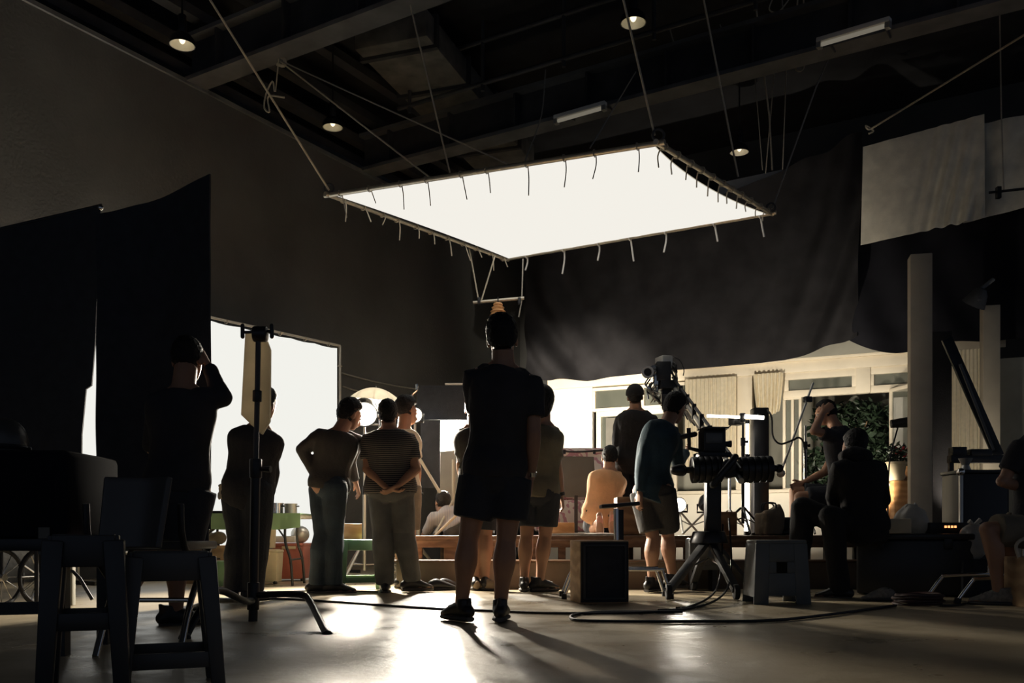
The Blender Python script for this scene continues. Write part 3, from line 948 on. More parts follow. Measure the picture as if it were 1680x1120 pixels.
    meshobj('body', body, skin, t)
    # shirt
    b = MB()
    lo = -shirt_low - .05
    pts, rad = spine(.022, lo=-.12, wf=1.0)
    if shirt_low > .12:
        k0 = pv - sp_ * shirt_low; pts.insert(0, k0); rad.insert(0, (.17 * wide + .02, .125 + .02))
    b.tube(pts, rad, ref=Rs, seg=24, sub=2)
    for s, so_, el, wr in ((-1, sl, P['el'], P['wl']), (1, sr, P['er'], P['wr'])):
        inn = so_ - Rs * s * .08 - up * .012
        u = el - so_
        if sleeve == 'short':
            b.tube([inn, so_, so_ + u * .35, so_ + u * .66], [.074, .072, .068, .068], seg=16, sub=2)
        elif sleeve == 'long':
            fo = wr - el
            b.tube([inn, so_, so_ + u * .5, el], [.076, .074, .064, .056], seg=16, sub=2, round_ends=True)
            b.tube([el - fo * .05, el + fo * .4, wr - fo * .06], [.056, .05, .042], seg=16, sub=2)
        elif sleeve == 'none':
            b.tube([inn, so_ + u * .03], [.066, .064], seg=16)
    for s, so_ in ((-1, sl), (1, sr)):
        b.tube([nk + Rs * s * .04 - sd * .035, nk + Rs * s * .10 - sd * .032, so_ - Rs * s * .03], [.036, .048, .062], seg=14, sub=2)
    meshobj('shirt', remesh(b, vox, 3, amp=shirt_amp, freq=9, seed=nk.x * 7), shirt_m or M_teeblack, t)
    # trousers or shorts
    b = MB()
    pp, rr = [], []
    for k, w, dp, f in rows:
        if -.2 <= k <= .05:
            pp.append(pv + sp_ * k + fw * f); rr.append((w * wide + .015, dp * wide ** .5 + .017))
    b.tube(pp, rr, ref=Rh, seg=20, sub=2)
    for hp_, kn, an in ((hl, P['kl'], P['al']), (hr, P['kr'], P['ar'])):
        u = kn - hp_; w_ = an - kn
        if hem == 'short':
            b.tube([hp_ - u * .06, hp_ + u * .35, hp_ + u * hem_k], [.104 * leg_r, .104 * leg_r, .100 * leg_r], seg=18, sub=2)
        else:
            b.tube([hp_ - u * .06, hp_ + u * .4, kn], [.102 * leg_r, .092 * leg_r, .076 * leg_r], seg=18, sub=2, round_ends=True)
            cb2 = -Fd
            b.tube([kn - w_ * .04, kn + w_ * .3 + cb2 * .014, kn + w_ * .6 + cb2 * .006, an + w_ * .03], [.080 * leg_r, .084 * leg_r, .074 * leg_r, .070 * leg_r], seg=18, sub=2, round_ends=False)
    meshobj('shorts' if hem == 'short' else 'trousers', remesh(b, vox, 3, amp=.007, freq=8, seed=pv.x * 5), legs_m or M_shorts, t)
    # hair or cap
    ico = bmesh.new()
    bmesh.ops.create_icosphere(ico, subdivisions=5, radius=1)
    me = bpy.data.meshes.new('hair')
    topk = {'short': .17, 'tufted': .27, 'thick': .26, 'long': .20, 'frizzy': .28}.get(hair, .17)
    sidek = {'short': 1.08, 'tufted': 1.12, 'thick': 1.20, 'long': 1.20, 'frizzy': 1.26}.get(hair, 1.08)
    for v in ico.verts:
        n = v.co.copy()
        ys = [-1, -.35, 0, .3, .6, 1]
        line = float(np.interp(n.y, ys, [-.85, -.75, -.12, .22, .5, .5] if hair != 'long' else [-1.2, -1.2, -.7, -.1, .42, .45]))
        line += .10 * noise.noise(n * 7)
        out = max(0., min(1., (n.z - line) / .16))
        k = .90 + (sidek + topk * max(0, n.z) ** 1.3 - .90) * out
        k += out * (.045 * noise.noise(n * 6 + V((d, 0, 0))) + .035 * noise.noise(n * 15 + V((0, d, 0))) + .02 * noise.noise(n * 34))
        if hair == 'tufted' and n.z > 0: k += out * n.z * (.07 * noise.noise(V((n.x * 11, n.y * 11, 3))) + .05 * noise.noise(V((n.x * 23, n.y * 23, 7))))
        if hair == 'frizzy': k += .06 * noise.noise(n * 18) * out
        zs = 1.0
        if n.z < 0 and n.y < .2:
            zs = 1.25 if hair != 'long' else 1.25 + .5 * min(1, (.2 - n.y) * 2)
        v.co = hd + (hR * n.x * .077 * k + hF * (n.y * .095 * k - .013) + hU * (n.z * .09 * k * zs + .03)) * hs
    ico.to_mesh(me); ico.free()
    meshobj('hair', me, hair_m or M_hair, t)
    if cap:
        ico = bmesh.new()
        bmesh.ops.create_icosphere(ico, subdivisions=4, radius=1)
        me = bpy.data.meshes.new('cap')
        for v in ico.verts:
            n = v.co.copy()
            z = max(n.z, -.12 - .25 * max(0, -n.y))
            v.co = hd + hR * n.x * .098 + hF * (n.y * .112 - .012) + hU * (z * .108 + .04)
        ico.to_mesh(me); ico.free()
        c_ = meshobj('cap', me, cap, t)
        bb = MB()
        bb.tube([hp(0, .06, .035), hp(0, .12, .03), hp(0, .17, .02)], [(.08, .008), (.075, .006), (.05, .005)], ref=hR, seg=16, sub=2)
        obj('cap_brim', bb, cap, c_)
    # eyes
    for s in (-1, 1):
        obj('eye', MB().ball(hp(s * .031, .083, .006), .011, 10, 8), M_white, t)
    # shoes
    if shoes:
        for an, tv in feet:
            an = an.copy(); g = an.z
            b = MB()
            sdv = tv.cross(up)
            tops = .058 if shoes == 'loafer' else .07
            b.tube([an - tv * .07 + V((0, 0, -.035)), an - tv * .02 + V((0, 0, -.022)), an + tv * .05 + V((0, 0, -.030)), an + tv * .105 + V((0, 0, -.043)), an + tv * .155 + V((0, 0, -.052))],
                   [(.036, .038), (.042, .056), (.046, .044), (.050, .031), (.036, .020)], ref=sdv, seg=16, sub=3, round_ends=True)
            if shoes == 'sneaker':
                b.tube([an - tv * .03 + V((0, 0, -.03)), an - tv * .025 + V((0, 0, .035))], [(.044, .048), (.041, .044)], ref=sdv, seg=16)
                b.tube([an - tv * .075 + V((0, 0, .0)), an - tv * .085 + V((0, 0, .045))], [.014, .010], seg=8)
            so = meshobj('shoe', remesh(b, .007, 3), shoe_m or M_shoeblk, t)
            s2 = MB()
            zb = V((0, 0, -.075))
            s2.tube([an - tv * .09 + zb, an - tv * .05 + zb, an + tv * .02 + zb, an + tv * .10 + zb, an + tv * .165 + zb, an + tv * .19 + zb],
                    [(.026, .016), (.044, .018), (.042, .018), (.053, .018), (.038, .016), (.015, .010)], ref=sdv, seg=14, sub=3)
            obj('sole', s2, M_soleW, so)
            if shoes == 'sneaker':
                l = MB()
                for q in (.03, .055, .08, .105):
                    c_ = an + tv * q + V((0, 0, .018 - q * .28))
                    l.tube([c_ - sdv * .026 - tv * .008, c_ + V((0, 0, .006)), c_ + sdv * .026 + tv * .008], .0035, seg=6, sub=3)
                obj('laces', l, M_soleW, so)
    return t, P

# 1 the man in the middle, back to us
t1, P1 = person(5.25, dict(hd=(824, 560, .02), nk=(826, 603), pv=(812, 768), sl=(777, 620), sr=(872, 632), el=(786, 702, .10), wl=(812, 715, .30), hld=(850, 715, .33), er=(876, 712, -.02), wr=(871, 782, .05),
                           kl=(768, 888), kr=(830, 890), al=(757, 992), ar=(821, 992), hl=(785, 790), hr=(840, 790)), 0,
                'tall man standing in the middle with his back to us, black tee and shorts', 'tee', 'shorts', 'sneaker', shirt_low=.1, toe=(38, -4), skin=M_skin, leg_r=1.12, shoe_m=M_shoeblk, hs=1.05, shirt_amp=.010, wide=1.0, hem_k=.62, hair='tufted')
w = P1['wr']
wd = (P1['wr'] - P1['er']).normalized()
b = MB().tube([w - wd * .03, w - wd * .005], [(.033, .030), (.032, .029)], seg=18); obj('wristwatch', b, M_chrome, t1)
# 2 man half hidden by the black flag
person(5.1, dict(hd=(308, 592, .1), nk=(300, 640), pv=(292, 792), sl=(262, 662), sr=(336, 655), el=(250, 730, .1), wl=(285, 640, .25), er=(364, 652, .03), wr=(342, 600, .12), kl=(238, 905), kr=(294, 905),
                 al=(198, 1008, -.15), ar=(289, 1003)), 0, 'man beside the black flag with his elbow raised to his face', 'tee', 'shorts', 'sneaker', toe=(30, -75), sleeve='long', shirt_m=M_teeblack, leg_r=1.15, shirt_low=.12)
# 3 man behind the foreground stand
t3, P3 = person(6.9, dict(hd=(434, 664), nk=(424, 702), pv=(408, 800), sl=(392, 722), sr=(440, 728), el=(384, 770, .06), wl=(378, 805, .16), er=(447, 775, .08), wr=(440, 815, .14), kl=(395, 890), kr=(420, 890), al=(386, 966), ar=(414, 966)), -20,
       'man in long black clothes standing behind the foreground stand', 'shirt', 'trousers', 'loafer', sleeve='long', hem='long', leg_r=1.25, wide=1.1, toe=(30, -10), shirt_low=.14)
# 4 man with hand on hip
person(7.85, dict(hd=(574, 682, .05), nk=(556, 708), pv=(540, 795), sl=(524, 717, -.05), sr=(583, 722, .1), el=(496, 737, -.05), wl=(516, 776, -.03), hld=(535, 785, .1), er=(573, 757, .12), wr=(583, 790, .18), kl=(532, 880), kr=(548, 882), al=(521, 957), ar=(548, 957)), -40,
       'man in charcoal jumper and jeans standing with left hand on hip', 'jumper', 'jeans', 'loafer', hair='thick', ha=-50, sleeve='long', hem='long', shirt_m=M_grey, legs_m=M_jeans, toe=(-35, -50), shirt_low=.08, shoe_m=M_shoeblk, leg_r=1.08)
# 5 man in the striped tee
person(7.9, dict(hd=(637, 681), nk=(638, 706), pv=(641, 800), sl=(605, 722), sr=(672, 722), el=(603, 770, -.05), wl=(634, 800, -.17), hld=(655, 806, -.17), er=(682, 770, -.05), wr=(652, 797, -.18), hrd=(636, 806, -.2), kl=(628, 880), kr=(664, 880), al=(632, 956), ar=(676, 952)), 0,
       'stocky man in striped tee holding his hands behind his back', 'tee', 'jeans', 'loafer', sleeve='short', hem='long', shirt_m=M_striped, legs_m=M_jeansgrey, toe=(8, -65), wide=1.28, leg_r=1.12, shirt_low=.02, hair='short')
# 6 behind the striped man
person(8.5, dict(hd=(668, 676, .1), nk=(662, 705), pv=(660, 800), sl=(645, 722, -.08), sr=(676, 722, .1), el=(655, 765), wl=(662, 800, .2), er=(684, 768, .1), wr=(684, 806, .15), kl=(660, 880), kr=(672, 880), al=(660, 948), ar=(674, 948)), -30,
       'person in cream shirt half hidden behind the striped tee', 'shirt', 'shorts', 'loafer', hair='frizzy', shirt_m=M_cream, legs_m=M_khaki, ha=-40)
# 7 person in olive tee just right of the middle man
t7, P7 = person(8.0, dict(hd=(892, 660), nk=(891, 698), pv=(884, 805), sl=(867, 715), sr=(907, 716), el=(866, 765, .1), wl=(870, 800, .15), er=(915, 770), wr=(921, 812, .05), kl=(864, 882), kr=(894, 882), al=(860, 953), ar=(886, 953)), -12,
       'person in olive tee and dark shorts right behind the middle man', 'tee', 'shorts', 'sneaker', hair='long', shirt_m=M_olive, legs_m=M_shorts, toe=(10, -50), shoe_m=M_shoeblk, shirt_low=.08, hem_k=.72)
w = P7['wr']; wd = (P7['wr'] - P7['er']).normalized()
obj('wristwatch', MB().tube([w - wd * .03, w], [(.033, .030), (.032, .029)], seg=16), M_blackplastic, t7)
# 8 person mostly hidden left of the middle man
person(8.2, dict(hd=(778, 672), nk=(778, 702), pv=(785, 800), sl=(760, 718), sr=(797, 718), el=(756, 762), wl=(760, 795, .2), er=(800, 765), wr=(798, 800, .1), kl=(781, 880), kr=(797, 880), al=(780, 950), ar=(796, 950)), 0,
       'person in grey tee almost hidden behind the middle man', 'tee', 'shorts', 'loafer', shirt_m=M_grey)
# 9 orange shirt, kneeling on the stage
t9, P9 = person(9.7, dict(hd=(1000, 752, .05), nk=(999, 773), pv=(985, 842), sl=(979, 787), sr=(1014, 787), el=(975, 818, .12), wl=(985, 840, .32), er=(1016, 820, .15), wr=(1005, 842, .35), kl=(972, 869, .16), kr=(1006, 869, .16), al=(983, 855, -.30), ar=(1004, 853, -.30),
                         hl=(977, 850), hr=(997, 850)), 0,
       'person in orange shirt kneeling on the stage, bare pink soles toward us', 'shirt', 'shorts', None, shirt_m=M_orange, skin=M_skin2, shirt_low=.15, foot_dir=(0, -.3, -.95), wide=1.1, leg_r=1.1)
for k in ('al', 'ar'):
    q = P9[k]
    obj('bare_sole', MB().tube([q + V((0, -.062, .03)), q + V((0, -.075, -.06)), q + V((0, -.10, -.135))], [(.028, .012), (.034, .012), (.036, .012)], ref=(1, 0, 0), seg=14, sub=3, round_ends=True), M_sole, t9)
# 10 capped man standing on the stage
person(9.9, dict(hd=(1042, 652), nk=(1043, 674), pv=(1036, 758), sl=(1018, 690), sr=(1070, 690), el=(1012, 728), wl=(1018, 762, .1), er=(1082, 722, .12), wr=(1090, 690, .4), kl=(1028, 818), kr=(1046, 818), al=(1028, 867), ar=(1047, 867)), -5,
       'man in dark cap and black top standing by the camera crane', 'top', 'trousers', 'loafer', sleeve='long', hem='long', cap=M_dark, shirt_m=M_dark, legs_m=M_dark, wide=1.1, shirt_low=.1)
# 11 leaning man in denim
person(7.85, dict(hd=(1107, 672, .12), nk=(1092, 697, .05), pv=(1073, 800), sl=(1066, 716, -.05), sr=(1106, 720, .12), el=(1054, 772, -.14), wl=(1050, 808, -.14), er=(1112, 760, .2), wr=(1125, 742, .45), kl=(1072, 884), kr=(1096, 880, .1), al=(1070, 953), ar=(1104, 948, .1), ch=(1075, 740)), -32,
       'man in teal denim shirt leaning toward the camera monitor', 'shirt', 'shorts', 'sneaker', ha=-45, sleeve='long', shirt_m=M_denim, legs_m=M_grey, toe=(-10, -20), shirt_low=.19, skin=M_skin, hair='thick', leg_r=1.1)
# 12 man seated on the stage, hand to forehead
person(9.1, dict(hd=(1355, 678, .05), nk=(1371, 700), pv=(1386, 806), sl=(1372, 718, -.12), sr=(1384, 716, .12), el=(1336, 706, -.18), wl=(1350, 676, -.08), hld=(1364, 664, -.06), er=(1352, 775, .16), wr=(1316, 792, .12), hrd=(1300, 800, .1), kl=(1312, 815, -.08), kr=(1304, 806, .12), al=(1302, 867, -.08), ar=(1298, 867, .12)), 78,
       'seated man on the stage pressing his hand to his forehead, other hand on knee', 'tee', 'shorts', 'sneaker', ha=75, shirt_m=M_teeblack, legs_m=M_shorts, skin=M_skin2, shirt_low=.05)
# 13 seated person in black jacket
t13, P13 = person(7.3, dict(hd=(1400, 732, .18), nk=(1408, 757), pv=(1418, 862), sl=(1378, 768, -.1), sr=(1440, 768, .1), el=(1366, 815, .05), wl=(1372, 846, .25), er=(1450, 820), wr=(1430, 848, .3), kl=(1316, 832, .1), kr=(1362, 846, -.15), al=(1306, 958, .1), ar=(1378, 965, -.05)), 35,
       'person in bulky black jacket seated with back turned before the shrub', 'jacket', 'trousers', 'loafer', sleeve='long', hem='long', shirt_m=M_dark, legs_m=M_dark, wide=1.25, leg_r=1.1, toe=(40, 30), shirt_low=.12, hair='long', ha=10)
hm = MB().ball(P13['nk'] + V((-.02, .0, .035)), (.13, .125, .085), 20, 12)
meshobj('hood', remesh(hm, .01, 3, amp=.012, freq=12), M_dark, t13)
# 14 seated person cut by the right edge
person(6.6, dict(hd=(1712, 668, .1), nk=(1703, 712), pv=(1700, 862), sl=(1672, 735, -.12), sr=(1738, 735, .1), el=(1646, 790, -.1), wl=(1700, 806, .1), er=(1745, 800), wr=(1715, 830, .2), kl=(1620, 868, -.12), kr=(1636, 862, .15), al=(1638, 972, -.12), ar=(1672, 965, .2)), 60,
       'seated person in black tee and dark shorts at the right edge', 'tee', 'shorts', 'sneaker', shirt_m=M_teeblack, legs_m=M_khaki, shoe_m=M_shoegrey, toe=(0, 0), skin=M_skin, shirt_low=.06, wide=1.15, leg_r=1.15)
# 15 person bent low on the stage
person(9.9, dict(hd=(726, 826, .15), nk=(727, 842, .1), pv=(752, 866), sl=(712, 850, .0), sr=(742, 845, .2), el=(705, 862, .05), wl=(698, 873, .2), er=(745, 862, .3), wr=(735, 873, .4), kl=(728, 852, .30), kr=(748, 850, .45), al=(722, 868, .55), ar=(742, 868, .6)), 25,
       'person in pale striped shirt sitting bent low on the stage', 'shirt', 'trousers', 'loafer', sleeve='long', hem='long', shirt_m=M_paleshirt, legs_m=M_grey)

# ================================================================== LIGHTS AND EQUIPMENT
# left backlit panel, parallel to the left wall
pa, pc = V((-4.28, 9.14, 0)), V((-2.22, 11.96, 0))
pu = (pc - pa).normalized(); pn = V((pu.y, -pu.x, 0))
pl = (pc - pa).length
t = thing('backlit_panel', 'large standing silk panel glowing white along the left wall', 'diffuser', (pa + pc) / 2)
PZ0, PZ1 = .30, 2.92
def pp(s, z, o=0): return pa + pu * s + V((0, 0, z)) + pn * o
b = MB().sheet(lambda u, v: pp(.04 + (pl - .09) * u, PZ0 + .03 + (PZ1 - PZ0 - .07) * v - .012 * abs(math.sin(u * 9 * PI)) * v), 36, 6, .004)
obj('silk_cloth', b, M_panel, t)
obj('glow_blocker', MB().bar(pp(.04, (PZ0 + PZ1) / 2, -.03), pp(pl - .05, (PZ0 + PZ1) / 2, -.03), .01, PZ1 - PZ0 - .08), M_black, t)  # added black layer, keeps the panel's emission off the wall behind
for p, q in ((pp(0, PZ1), pp(pl, PZ1)), (pp(0, PZ0), pp(pl, PZ0)), (pp(0, 0), pp(0, PZ1)), (pp(pl, 0), pp(pl, PZ1))):
    obj('frame_tube', MB().tube([p, q], .018), M_tube, t)
for i in range(9):
    c = pp(pl * (i + .5) / 9, PZ1)
    obj('tie', MB().tube([c + pn * (.026 * math.cos(k)) + V((0, 0, .026 * math.sin(k) - .01)) for k in np.linspace(0, 2 * PI, 9)], .006, seg=6), M_rope, t)
for i in range(4):
    c = pp(pl, PZ0 + (PZ1 - PZ0) * (i + .6) / 4)
    obj('tie', MB().tube([c + pu * (.026 * math.cos(k)) + pn * (.026 * math.sin(k)) for k in np.linspace(0, 2 * PI, 9)], .006, seg=6), M_rope, t)
for s in (0, pl):
    obj('foot', MB().bar(pp(s, .02, -.35), pp(s, .02, .35), .05, .04), M_blackmetal, t)

def clight(name, px, py, d, r, label, strength, aim, power, angle, stand_to=None, col=(1, .9, .74), hood=True):
    c = W(px, py, d)
    ax = (V(aim) - c).normalized()
    t = thing(name, label, 'lamp', c)
    obj('housing', MB().lathe([(r * 1.08, .0), (r * 1.02, -r * 1.2), (r * .6, -r * 1.9), (.001, -r * 1.9), (.001, -r * 1.0), (r * .98, -.01)], c, axis=ax), M_blackmetal, t)
    obj('lens', MB().lathe([(.001, 0), (r * .97, -.004), (r * .97, -.012), (.001, -.012)], c, axis=ax), emit_mat('lamp lens %s' % strength, col, strength), t)
    s = ax.cross(V((0, 0, 1))).normalized()
    obj('yoke', MB().tube([c - ax * r * .8 + s * r * 1.15, c - ax * r * .8 + s * r * 1.2 - V((0, 0, r * 1.1)), c - ax * r * .8 - s * r * 1.2 - V((0, 0, r * 1.1)), c - ax * r * .8 - s * r * 1.15], .012, seg=8), M_blackmetal, t)
    lamp(name + '_light', 'SPOT', c + ax * .03, power, col, c + ax, size=r * .8, angle=angle, blend=.6)
    return t, c
def stand(px, d, ztop, label, spread=.45, m=M_silver, name='light_stand', rot=.5, z0=0., head=None, group=None):
    x = W(px, 875, d).x
    o = V((x, d, z0))
    t = thing(name, label, 'stand', o, group)
    hub = z0 + .42 * spread / .45
    obj('pole', MB().cyl(o + V((0, 0, .12)), o + V((0, 0, min(ztop, z0 + 1.0))) - V((0, 0, z0)) if False else V((x, d, min(ztop, z0 + .95))), .017), m, t)
    if ztop > z0 + .95:
        obj('riser', MB().cyl(V((x, d, z0 + .9)), V((x, d, ztop)), .012), m, t)
        obj('collar', MB().cyl(V((x, d, z0 + .9)), V((x, d, z0 + .98)), .024), M_blackmetal, t)
        obj('knob', MB().tube([V((x, d, z0 + .94)), V((x + .05, d, z0 + .94))], [.008, .016], seg=8), M_blackmetal, t)
    for k in range(3):
        a = rot + k * 2 * PI / 3
        e = V((math.cos(a), math.sin(a), 0))
        obj('leg', MB().tube([V((x, d, hub)) + e * .02, o + e * spread + V((0, 0, .02))], .012, seg=8), m, t)
        obj('brace', MB().tube([V((x, d, z0 + .18)), V((x, d, hub)).lerp(o + e * spread, .55)], .007, seg=6), m, t)
    return t
# two open lamps left of the middle, on stands
clight('film_lamp', 598, 680, 9.4, .125, 'blazing film lamp between the two men on the left', 8, W(640, 1010, 6.2), 1500, 110)
stand(598, 9.55, 1.60, 'light stand under the blazing lamp between the two left men', rot=.2)
clight('film_lamp', 680, 681, 9.3, .075, 'small blazing film lamp to the right of the striped man', 8, W(735, 1050, 5.2), 700, 110)
stand(681, 9.45, 1.62, 'light stand under the small lamp right of the striped man', rot=.9)
# added unseen lamp between panel and left wall, aimed to brighten the wall
clight('film_lamp', 301, 830, 10.6, .09, 'added hidden lamp behind the glowing panel that brightens the left wall', 5, V((-6.4, 7.0, 3.9)), 420, 130)
stand(301, 10.6, .72, 'low stand of the added wall-brightening lamp behind the glowing panel', spread=.22)
# white umbrella reflector over the first lamp
c = W(617, 655, 9.7)
t = thing('reflector_umbrella', 'white umbrella reflector shining above the blazing lamp', 'umbrella', c)
cap_ = MB()
def umb(u, v):
    a = u * 2 * PI
    r = .30 * (v + .001)
    return c + V((.95 * r * math.cos(a), .6 * r * math.sin(a), .14 * (1 - v * v) - .02 + .10 * r / .3 * math.cos(a) * -.3))
obj('canopy', cap_.sheet(umb, 32, 8, .004), mat('white reflector cloth', (.85, .82, .74), .7, trans=.5), t)
obj('shaft', MB().cyl(c + V((0, 0, .14)), c + V((.03, .02, -.30)), .006), M_silver, t)
for k in range(8):
    a = k * PI / 4
    obj('rib', MB().tube([c + V((0, 0, .115)), c + V((.28 * math.cos(a), .17 * math.sin(a), -.015 - .028 * math.cos(a)))], .004, seg=6), M_silver, t)
lamp('umbrella_light', 'POINT', c + V((0, 0, -.05)), 14, (1, .9, .74), size=.05)
# flood aimed at the left end of the set wall
clight('film_lamp', 1114, 828, 10.2, .075, 'dazzling low lamp on the stage behind the denim shirt', 7, W(1110, 900, 7.5), 35, 120, col=(1, .93, .8))
clight('flood_lamp', 742, 800, 11.2, .09, 'low flood lamp behind the middle man aimed at the set wall', 6, W(955, 705, 14.8), 1900, 46)
stand(742, 11.32, .9, 'low stand of the flood lamp behind the middle man', spread=.35, z0=.48)
clight('flood_lamp', 1160, 822, 11.0, .09, 'flood lamp on the stage aimed up at the ivory curtains', 8, W(1200, 660, 14.0), 430, 95)
stand(1160, 11.1, .86, 'low stand of the flood lamp under the ivory curtains', spread=.3, z0=.48)
stand(1114, 10.3, .72, 'low stand of the dazzling lamp behind the denim shirt', spread=.28, z0=.48)
clight('flood_lamp', 812, 770, 10.9, .08, 'flood lamp hidden behind the middle man aimed at the orange shirt', 5, W(1000, 850, 10.0), 420, 80)
stand(812, 11.05, 1.1, 'stand of the flood lamp hidden behind the middle man', spread=.3, z0=.48)
clight('flood_lamp', 1432, 846, 11.3, .08, 'small flood lamp on the stage lighting the shrub and casement', 6, W(1410, 680, 13.3), 130, 75)
clight('flood_lamp', 1583, 850, 11.0, .08, 'flood lamp behind the flight case aimed up at the cream curtain', 5, W(1590, 640, 12.6), 50, 90)
stand(1583, 11.1, .68, 'low stand of the flood lamp behind the flight case', spread=.25)
stand(1432, 11.4, .7, 'low stand of the small flood lamp at the shrub', spread=.25, z0=.48)

# ---- foreground stand with folded flag
x0, d0 = W(419, 875, 5.3).x, 5.3
t = thing('grip_stand', 'tall steel grip stand in the left foreground with bent turtle legs', 'stand', (x0, d0, 0))
pt = W(424, 548, 5.3); pb = W(415, 1010, 5.3)
mid = pb.lerp(pt, .52)
obj('pole', MB().cyl(pb + V((0, 0, -.03)), mid, .026), M_blackmetal, t)
obj('riser', MB().cyl(mid, pt, .015), M_steel, t)
obj('collar', MB().cyl(mid - V((0, 0, .05)), mid + V((0, 0, .06)), .034), M_blackmetal, t, bevel=.005)
obj('collar', MB().cyl(pb.lerp(pt, .76), pb.lerp(pt, .80), .026), M_blackmetal, t, bevel=.004)
obj('knob', MB().tube([mid, mid + V((.09, -.02, 0))], [.01, .02], seg=8), M_blackmetal, t)
lg = W(430, 977, 5.3)
def leg(pts): obj('leg', MB().tube(pts, .019, seg=10, sub=4, round_ends=True), M_blackmetal, t)
leg([W(420, 976, 5.3), W(470, 974, 5.2), W(497, 976, 5.12), W(508, 985, 5.05), W(522, 1012, 4.85), W(536, 1040, 4.64)])
leg([W(417, 985, 5.3), W(372, 985, 5.6), W(345, 985, 5.8), W(330, 992, 5.9), W(318, 996, 6.1)])
leg([W(414, 985, 5.28), W(400, 985, 5.0), W(360, 968, 4.75), W(340, 985, 4.6), W(320, 1015, 4.5), W(304, 1045, 4.42)])
obj('leg_collar', MB().cyl(W(415, 1000, 5.3), W(416, 955, 5.3), .034), M_blackmetal, t, bevel=.004)
for q in (W(537, 1043, 4.62), W(303, 1047, 4.41)):
    obj('rubber_foot', MB().ball(q, (.03, .03, .03)), M_rubber, t)
obj('grip_head', MB().cyl(pt + V((-.03, 0, .0)), pt + V((.05, 0, .0)), .045), M_blackmetal, t, bevel=.008)
obj('grip_arm', MB().tube([W(399, 545, 5.3), W(447, 543, 5.3)], .009), M_blackmetal, t)
for px_ in (398, 446):
    obj('tee_handle', MB().tube([W(px_, 534, 5.3), W(px_, 552, 5.3)], .012, round_ends=True), M_blackmetal, t)
n_ = V((0, 1, 0))
b = MB().prism([W(402, 545, 5.36), W(432, 545, 5.36), W(442, 572, 5.36), W(441, 690, 5.36), W(428, 712, 5.36), W(395, 680, 5.36)], .05, n_)
tag(obj('folded_flag', b, mat('thin grey cloth', (.45, .40, .31), .9, trans=.6), bevel=.004), 'folded grey cloth flag hanging on the foreground grip stand', 'flag')

# ---- big black flags on the left
def flagsheet(poly_top, px0, px1, ybot, d, tilt, label, curve=0.):
    def fn(u, v):
        px = px0 + (px1 - px0) * u
        dd = d + tilt * (u - .5) + curve * math.sin(u * PI)
        k = u * (len(poly_top) - 1); i = min(int(k), len(poly_top) - 2)
        yt = poly_top[i] + (poly_top[i + 1] - poly_top[i]) * (k - i)
        p = W(px, yt + (ybot - yt) * v, dd)
        return p + V((0, .02 * noise.noise(V((u * 4, v * 5, d))), 0))
    t = thing('black_flag', label, 'flag', W((px0 + px1) / 2, ybot, d))
    obj('cloth', MB().sheet(fn, 30, 40, .012), M_black, t, smooth=80)
    pts = [fn(u, 0) + V((0, .012, -.01)) for u in np.linspace(0.01, .99, 12)]
    obj('top_rod', MB().tube(pts, .012, seg=8), M_blackmetal, t)
    return t, fn
t, fn = flagsheet([352, 347, 341, 334, 325, 313, 300, 285], 158, 345, 868, 5.62, -.1, 'tall black flag with swooping top edge at left', .12)
e = fn(.04, 0)
obj('upright', MB().cyl(V((e.x, e.y + .08, 0)), e + V((0, .08, .03)), .014), M_blackmetal, t)
obj('upright', MB().cyl(V((fn(.97, 0).x - .02, fn(.97, 0).y + .06, 0)), fn(.97, 0) + V((-.02, .06, -.03)), .014), M_blackmetal, t)
poly = [W(-60, 392, 6.0), W(165, 339, 6.0), W(156, 560, 6.0), W(150, 632, 6.0), W(141, 638, 6.0), W(134, 712, 6.0), W(133, 880, 6.0), W(-60, 880, 6.0)]
t = thing('black_flag', 'shorter black flag at the far left edge with a bright slit', 'flag', W(50, 880, 6.0))
obj('cloth', MB().prism(poly, .015, (0, 1, 0)), M_black, t)
obj('top_rod', MB().tube([W(-60, 390, 6.04), W(168, 337, 6.04)], .012), M_blackmetal, t)
obj('upright', MB().cyl(V((W(60, 0, 6.06).x, 6.06, 0)), W(60, 372, 6.06), .014), M_blackmetal, t)
obj('clip', MB().ball(W(165, 341, 5.98), .018), M_chrome, t)

